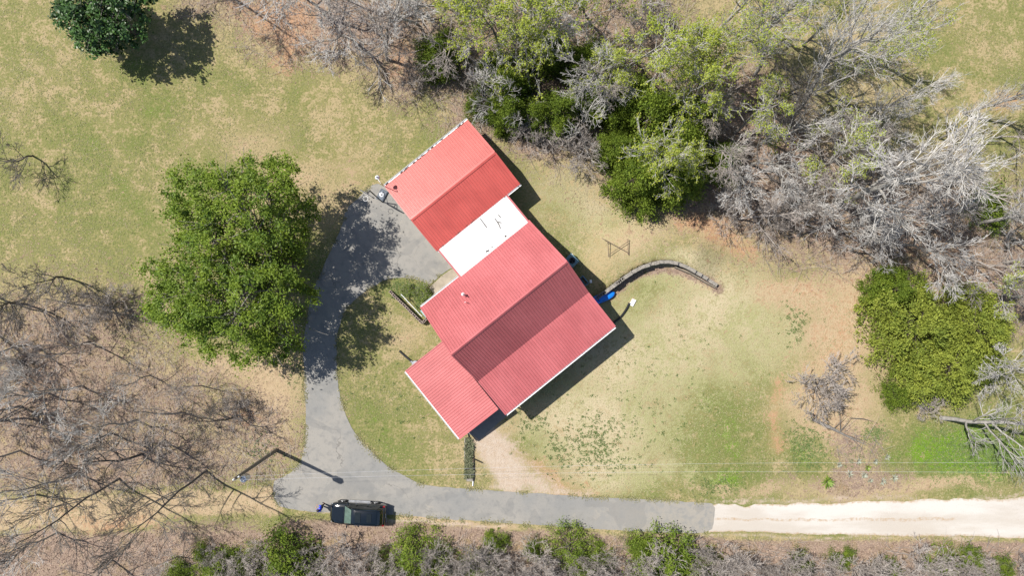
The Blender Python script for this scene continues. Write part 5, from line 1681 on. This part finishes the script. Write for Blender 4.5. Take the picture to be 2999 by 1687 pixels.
leafy_tree("magnolia_tree", "dark glossy evergreen tree cut by the top edge at upper left", (400, 95),
           [(400, 90, 4.6, 3.4, 3.0, 2.6), (330, 70, 3.6, 2.8, 2.2, 1.6), (395, 150, 3.0, 2.6, 1.5, 1.4), (445, 65, 3.8, 2.6, 2.4, 1.8), (290, 50, 2.6, 1.8, 1.4, 1.0), (360, 160, 2.2, 1.4, 1.0, .8)],
           'magnolia', 260, 75, .17, 6, .62, .2, 14)

# ---- rosettes and silvery plants on the litter above the gravel road
def rosette(name, px, py, r, n, leaf, label, seed, group=None, cat="plant", rise=.9):
    rng = random.Random(seed); p = P(px, py); root = empty(name, p); tag(root, label, cat, group)
    V = []; Fq = []
    for i in range(n):
        a_ = 2 * math.pi * i / n * 2.4 + rng.uniform(-.2, .2); el = rng.uniform(.15, 1.1) * rise
        L = r * rng.uniform(.75, 1.1); w = L * .085
        d = np.array([math.cos(a_) * math.cos(el), math.sin(a_) * math.cos(el), math.sin(el)]); s_ = np.array([-math.sin(a_), math.cos(a_), 0]) * w
        m_ = d * L * .55; t_ = d * L + np.array([0, 0, -.12 * L])
        b = len(V); V += [s_ * .5, m_ + s_, t_, m_ - s_]; Fq.append([b, b + 1, b + 2, b + 3])
    V = np.array(V) + np.array([0, 0, .03]); rr = np.random.RandomState(seed)
    link("blades", leaf_mesh(name, V, np.array(Fq), LEAF[leaf], rr), None, root)
    MB().lathe([(.06, -.02), (.08, .04), (.04, .1)], (0, 0, 0), 8).build("stem", BARK['trunk'], root)
rosette("yucca_plant", 2422, 1412, .72, 46, 'yucca', "large spiky green yucca rosette above the gravel road", 1)
rosette("yucca_plant", 2540, 1371, .42, 26, 'yucca', "small yellow-green yucca rosette among the silvery plants", 2)
for i, (px, py, r) in enumerate([(2457, 1362, .34), (2487, 1388, .42), (2512, 1351, .4), (2530, 1392, .42), (2562, 1352, .36), (2585, 1410, .42), (2597, 1340, .4), (2617, 1400, .45), (2548, 1408, .34)]):
    rosette("silvery_plant", px, py, r, 22, 'silver', "silvery green low plant above the gravel road, %s from the left" % ORD[i], 20 + i, "silvery plants above the gravel road", rise=1.1)

# ---- fallen log with branches
lg = empty("fallen_log", P(2430, 1255, 0)); o0 = lg.location.copy(); tag(lg, "pale fallen log with dark branches on the litter below the round shrub", "log")
MB().tube([P(2380, 1228, .2) - o0, P(2430, 1252, .22) - o0, P(2478, 1276, .2) - o0, P(2540, 1305, .12) - o0], [.16, .15, .09, .03], 8).build("trunk", BARK['limb'], lg)
brp = [((2390, 1228), (2372, 1208), .6), ((2440, 1258), (2480, 1215), .9), ((2460, 1265), (2490, 1225), .8), ((2490, 1225), (2560, 1235), .9), ((2462, 1266), (2450, 1180), .9), ((2470, 1272), (2560, 1310), .3), ((2455, 1262), (2530, 1318), .2)]
for (a_, b_, z) in brp:
    MB().tube([P(*a_, .25) - o0, P((a_[0] + b_[0]) / 2 + 4, (a_[1] + b_[1]) / 2 - 3, z * .7) - o0, P(*b_, z) - o0], [.035, .025, .012], 6).build("branch", BARK['dark'], lg)

# ---- stuff: fallen leaves, grass tufts, weeds, undergrowth twigs, border plants
def in_frame(n, rng): return rng.uniform(-40, 3040, n), rng.uniform(-30, 1720, n)
def on_hard(px, py):
    """true on asphalt, gravel road or under the buildings"""
    x = (px - 1500) / S; y = (843.5 - py) / S
    bad = np.zeros(len(px), bool)
    poly = np.array(ASPH, float)
    inside = np.zeros(len(px), bool); j = len(poly) - 1
    for i in range(len(poly)):
        c = ((poly[i, 1] > py) != (poly[j, 1] > py)) & (px < (poly[j, 0] - poly[i, 0]) * (py - poly[i, 1]) / (poly[j, 1] - poly[i, 1] + 1e-9) + poly[i, 0])
        inside ^= c; j = i
    bad |= inside
    bad |= (px > 2060) & (py > 1478 - (px - 2090) * .0265) & (py < 1562 + (px - 2090) * .021)
    u = x * UD.x + y * UD.y; vv = x * VD.x + y * VD.y
    bad |= (u > u0) & (u < u1) & (vv > v[0]) & (vv < v[3])
    bad |= (u > gu0) & (u < gu1) & (vv > gv[0]) & (vv < v[0])
    return bad
def zat(px, py): return terrain((px - 1500) / S, (843.5 - py) / S)
rng = np.random.RandomState(77)
px, py = in_frame(150000, rng)
keep = (samp(litter, px, py) > rng.uniform(.2, 1.1, len(px))) & ~on_hard(px, py)
px, py = px[keep], py[keep]
C = np.stack([(px - 1500) / S, (843.5 - py) / S, zat(px, py) + .03], 1)
Vv, Ff = leaves_np(C, .10, rng, 1.2, 1.3)
tag(link("leaf_litter", leaf_mesh("leaf_litter", Vv, Ff, LEAF['litter'], rng)), "brown fallen leaves covering the wood floor", "leaves", kind="stuff")

px, py = in_frame(200000, rng)
keep = (samp(litter, px, py) < .5) & (samp(clay, px, py) < .5) & (samp(gravel, px, py) < .3) & ~on_hard(px, py) & (vnoise(px / S, py / S, 2.2) > rng.uniform(.25, .7, len(px)))
px, py = px[keep], py[keep]
C = np.stack([(px - 1500) / S, (843.5 - py) / S, zat(px, py) + .015], 1)
Vv, Ff = leaves_np(C, .06, rng, 1.3, 2.2)
gt = np.clip(rng.uniform(0, 1, len(Ff)) * .7 + (vnoise(px / S, py / S, 4) - .5) * 1.2 + .15 - .5 * samp(pale, px, py), 0, 1)
tag(link("grass_tufts", leaf_mesh("grass_tufts", Vv, Ff, LEAF['grass'], rng, gt)), "short dry and green grass tufts on the lawn", "grass", kind="stuff")

eg = []
ap = [Vector(q) for q in ASPH]
for i in range(len(ap)):
    a_, b_ = ap[i], ap[(i + 1) % len(ap)]
    if 1085 < (a_.x + b_.x) / 2 < 1360 and (a_.y + b_.y) / 2 < 800 or (a_.x > 2000 and b_.x > 2000): continue
    L_ = (b_ - a_).length; nn = int(L_ * 3.0); t_ = (b_ - a_).normalized(); nv = Vector((t_.y, -t_.x))
    for k in range(nn):
        q_ = a_.lerp(b_, random.Random(i * 999 + k).random())
        if float(vnoise(np.array(q_.x / S), np.array(q_.y / S), .9)) < .54: continue
        eg.append(q_ + nv * random.Random(i * 77 + k).gauss(0, 4.5))
eg = np.array([[q_.x, q_.y] for q_ in eg])
C = np.stack([(eg[:, 0] - 1500) / S, (843.5 - eg[:, 1]) / S, np.full(len(eg), .05)], 1)
Vv, Ff = leaves_np(C, .06, rng, .5, 2.0)
tag(link("edge_grass", leaf_mesh("edge_grass", Vv, Ff, LEAF['grass'], rng)), "ragged grass creeping over the asphalt edges", "grass", kind="stuff")
wc = []
for (cx, cy, rx, ry, n) in ((1745, 1290, 90, 70, 260), (1630, 1310, 40, 40, 60), (1560, 1240, 60, 40, 60), (1900, 1230, 160, 140, 60), (2330, 950, 40, 60, 90), (2100, 1420, 70, 30, 90), (1730, 1360, 120, 40, 90),
                            (1900, 1060, 320, 200, 60), (2365, 1310, 55, 65, 300), (2560, 1270, 35, 25, 120), (2830, 1320, 130, 85, 900), (2500, 1340, 100, 40, 40), (770, 1320, 60, 40, 60), (860, 1060, 40, 60, 60), (1195, 850, 55, 30, 160), (1240, 880, 25, 30, 120),
                            (980, 1030, 8, 60, 60), (1120, 1200, 140, 180, 40), (1860, 1270, 500, 160, 60), (2930, 1330, 70, 60, 500)):
    wc.append(np.stack([rng.normal(cx, rx * .55, n), rng.normal(cy, ry * .55, n)], 1))
wc = np.concatenate(wc, 0)
wc = wc[~on_hard(wc[:, 0], wc[:, 1])]
rep = np.repeat(np.arange(len(wc)), 7); q_ = wc[rep]
C = np.stack([(q_[:, 0] - 1500) / S, (843.5 - q_[:, 1]) / S, zat(q_[:, 0], q_[:, 1]) + .05], 1) + rng.normal(size=(len(q_), 3)) * np.array([.07, .07, .015])
Vv, Ff = leaves_np(C, .06, rng, .8, 1.8)
tag(link("lawn_weeds", leaf_mesh("lawn_weeds", Vv, Ff, LEAF['weed'], rng)), "dark green weeds dotted over the pale lawn", "weeds", kind="stuff")

# undergrowth: fine bare twigs lying and standing in the wood
px, py = in_frame(26000, rng)
keep = (samp(litter, px, py) > .45) & ~on_hard(px, py) & (vnoise(px / S, py / S, 5) > np.where((px < 900) & (py < 1500), .45, .36)) & ~((py > 1440) & (py < 1585)) & ~((px > 1740) & (px < 2140) & (py > 740) & (py < 890)) & ~((px > 2400) & (py > 1330) & (py < 1600))
px, py = px[keep], py[keep]; n = len(px)
A0 = np.stack([(px - 1500) / S, (843.5 - py) / S, rng.uniform(0, .3, n)], 1)
D0 = rng.normal(size=(n, 3)) * np.array([1, 1, .5]); D0[:, 2] = np.abs(D0[:, 2]); D0 /= np.linalg.norm(D0, axis=1, keepdims=True)
A1 = A0 + D0 * rng.uniform(.4, 1.6, (n, 1))
D1 = D0 + rng.normal(size=(n, 3)) * .4; A2 = A1 + D1 * rng.uniform(.2, .9, (n, 1))
A2[:, 2] = np.maximum(A2[:, 2], .02)
sg = [(A0[i], A1[i], .013, .009) for i in range(n)] + [(A1[i], A2[i], .009, .006) for i in range(n)]
Vv, Ff = tubes_np(sg, 3)
um = np_mesh("undergrowth", Vv, Ff); um.materials.append(BARK['brown'])
tag(link("undergrowth", um), "tangled bare twigs and brush on the wood floor", "brush", kind="stuff")

# border plants in the strip
bx = rng.uniform(1362, 1386, 150); by = rng.uniform(1284, 1402, 150)
rep = np.repeat(np.arange(150), 14); a_ = rng.uniform(0, 6.28, len(rep))
ax3 = np.stack([np.cos(a_), np.sin(a_), np.full(len(rep), .5)], 1)
C = np.stack([(bx[rep] - 1500) / S, (843.5 - by[rep]) / S, np.full(len(rep), .14)], 1) + ax3 * rng.uniform(.03, .14, (len(rep), 1))
Vv, Ff = leaves_np(C, .055, rng, .3, 4.0, ax3)
tag(link("border_plants", leaf_mesh("border_plants", Vv, Ff, LEAF['border'], rng)), "variegated strappy plants filling the border strip", "plants", kind="stuff")
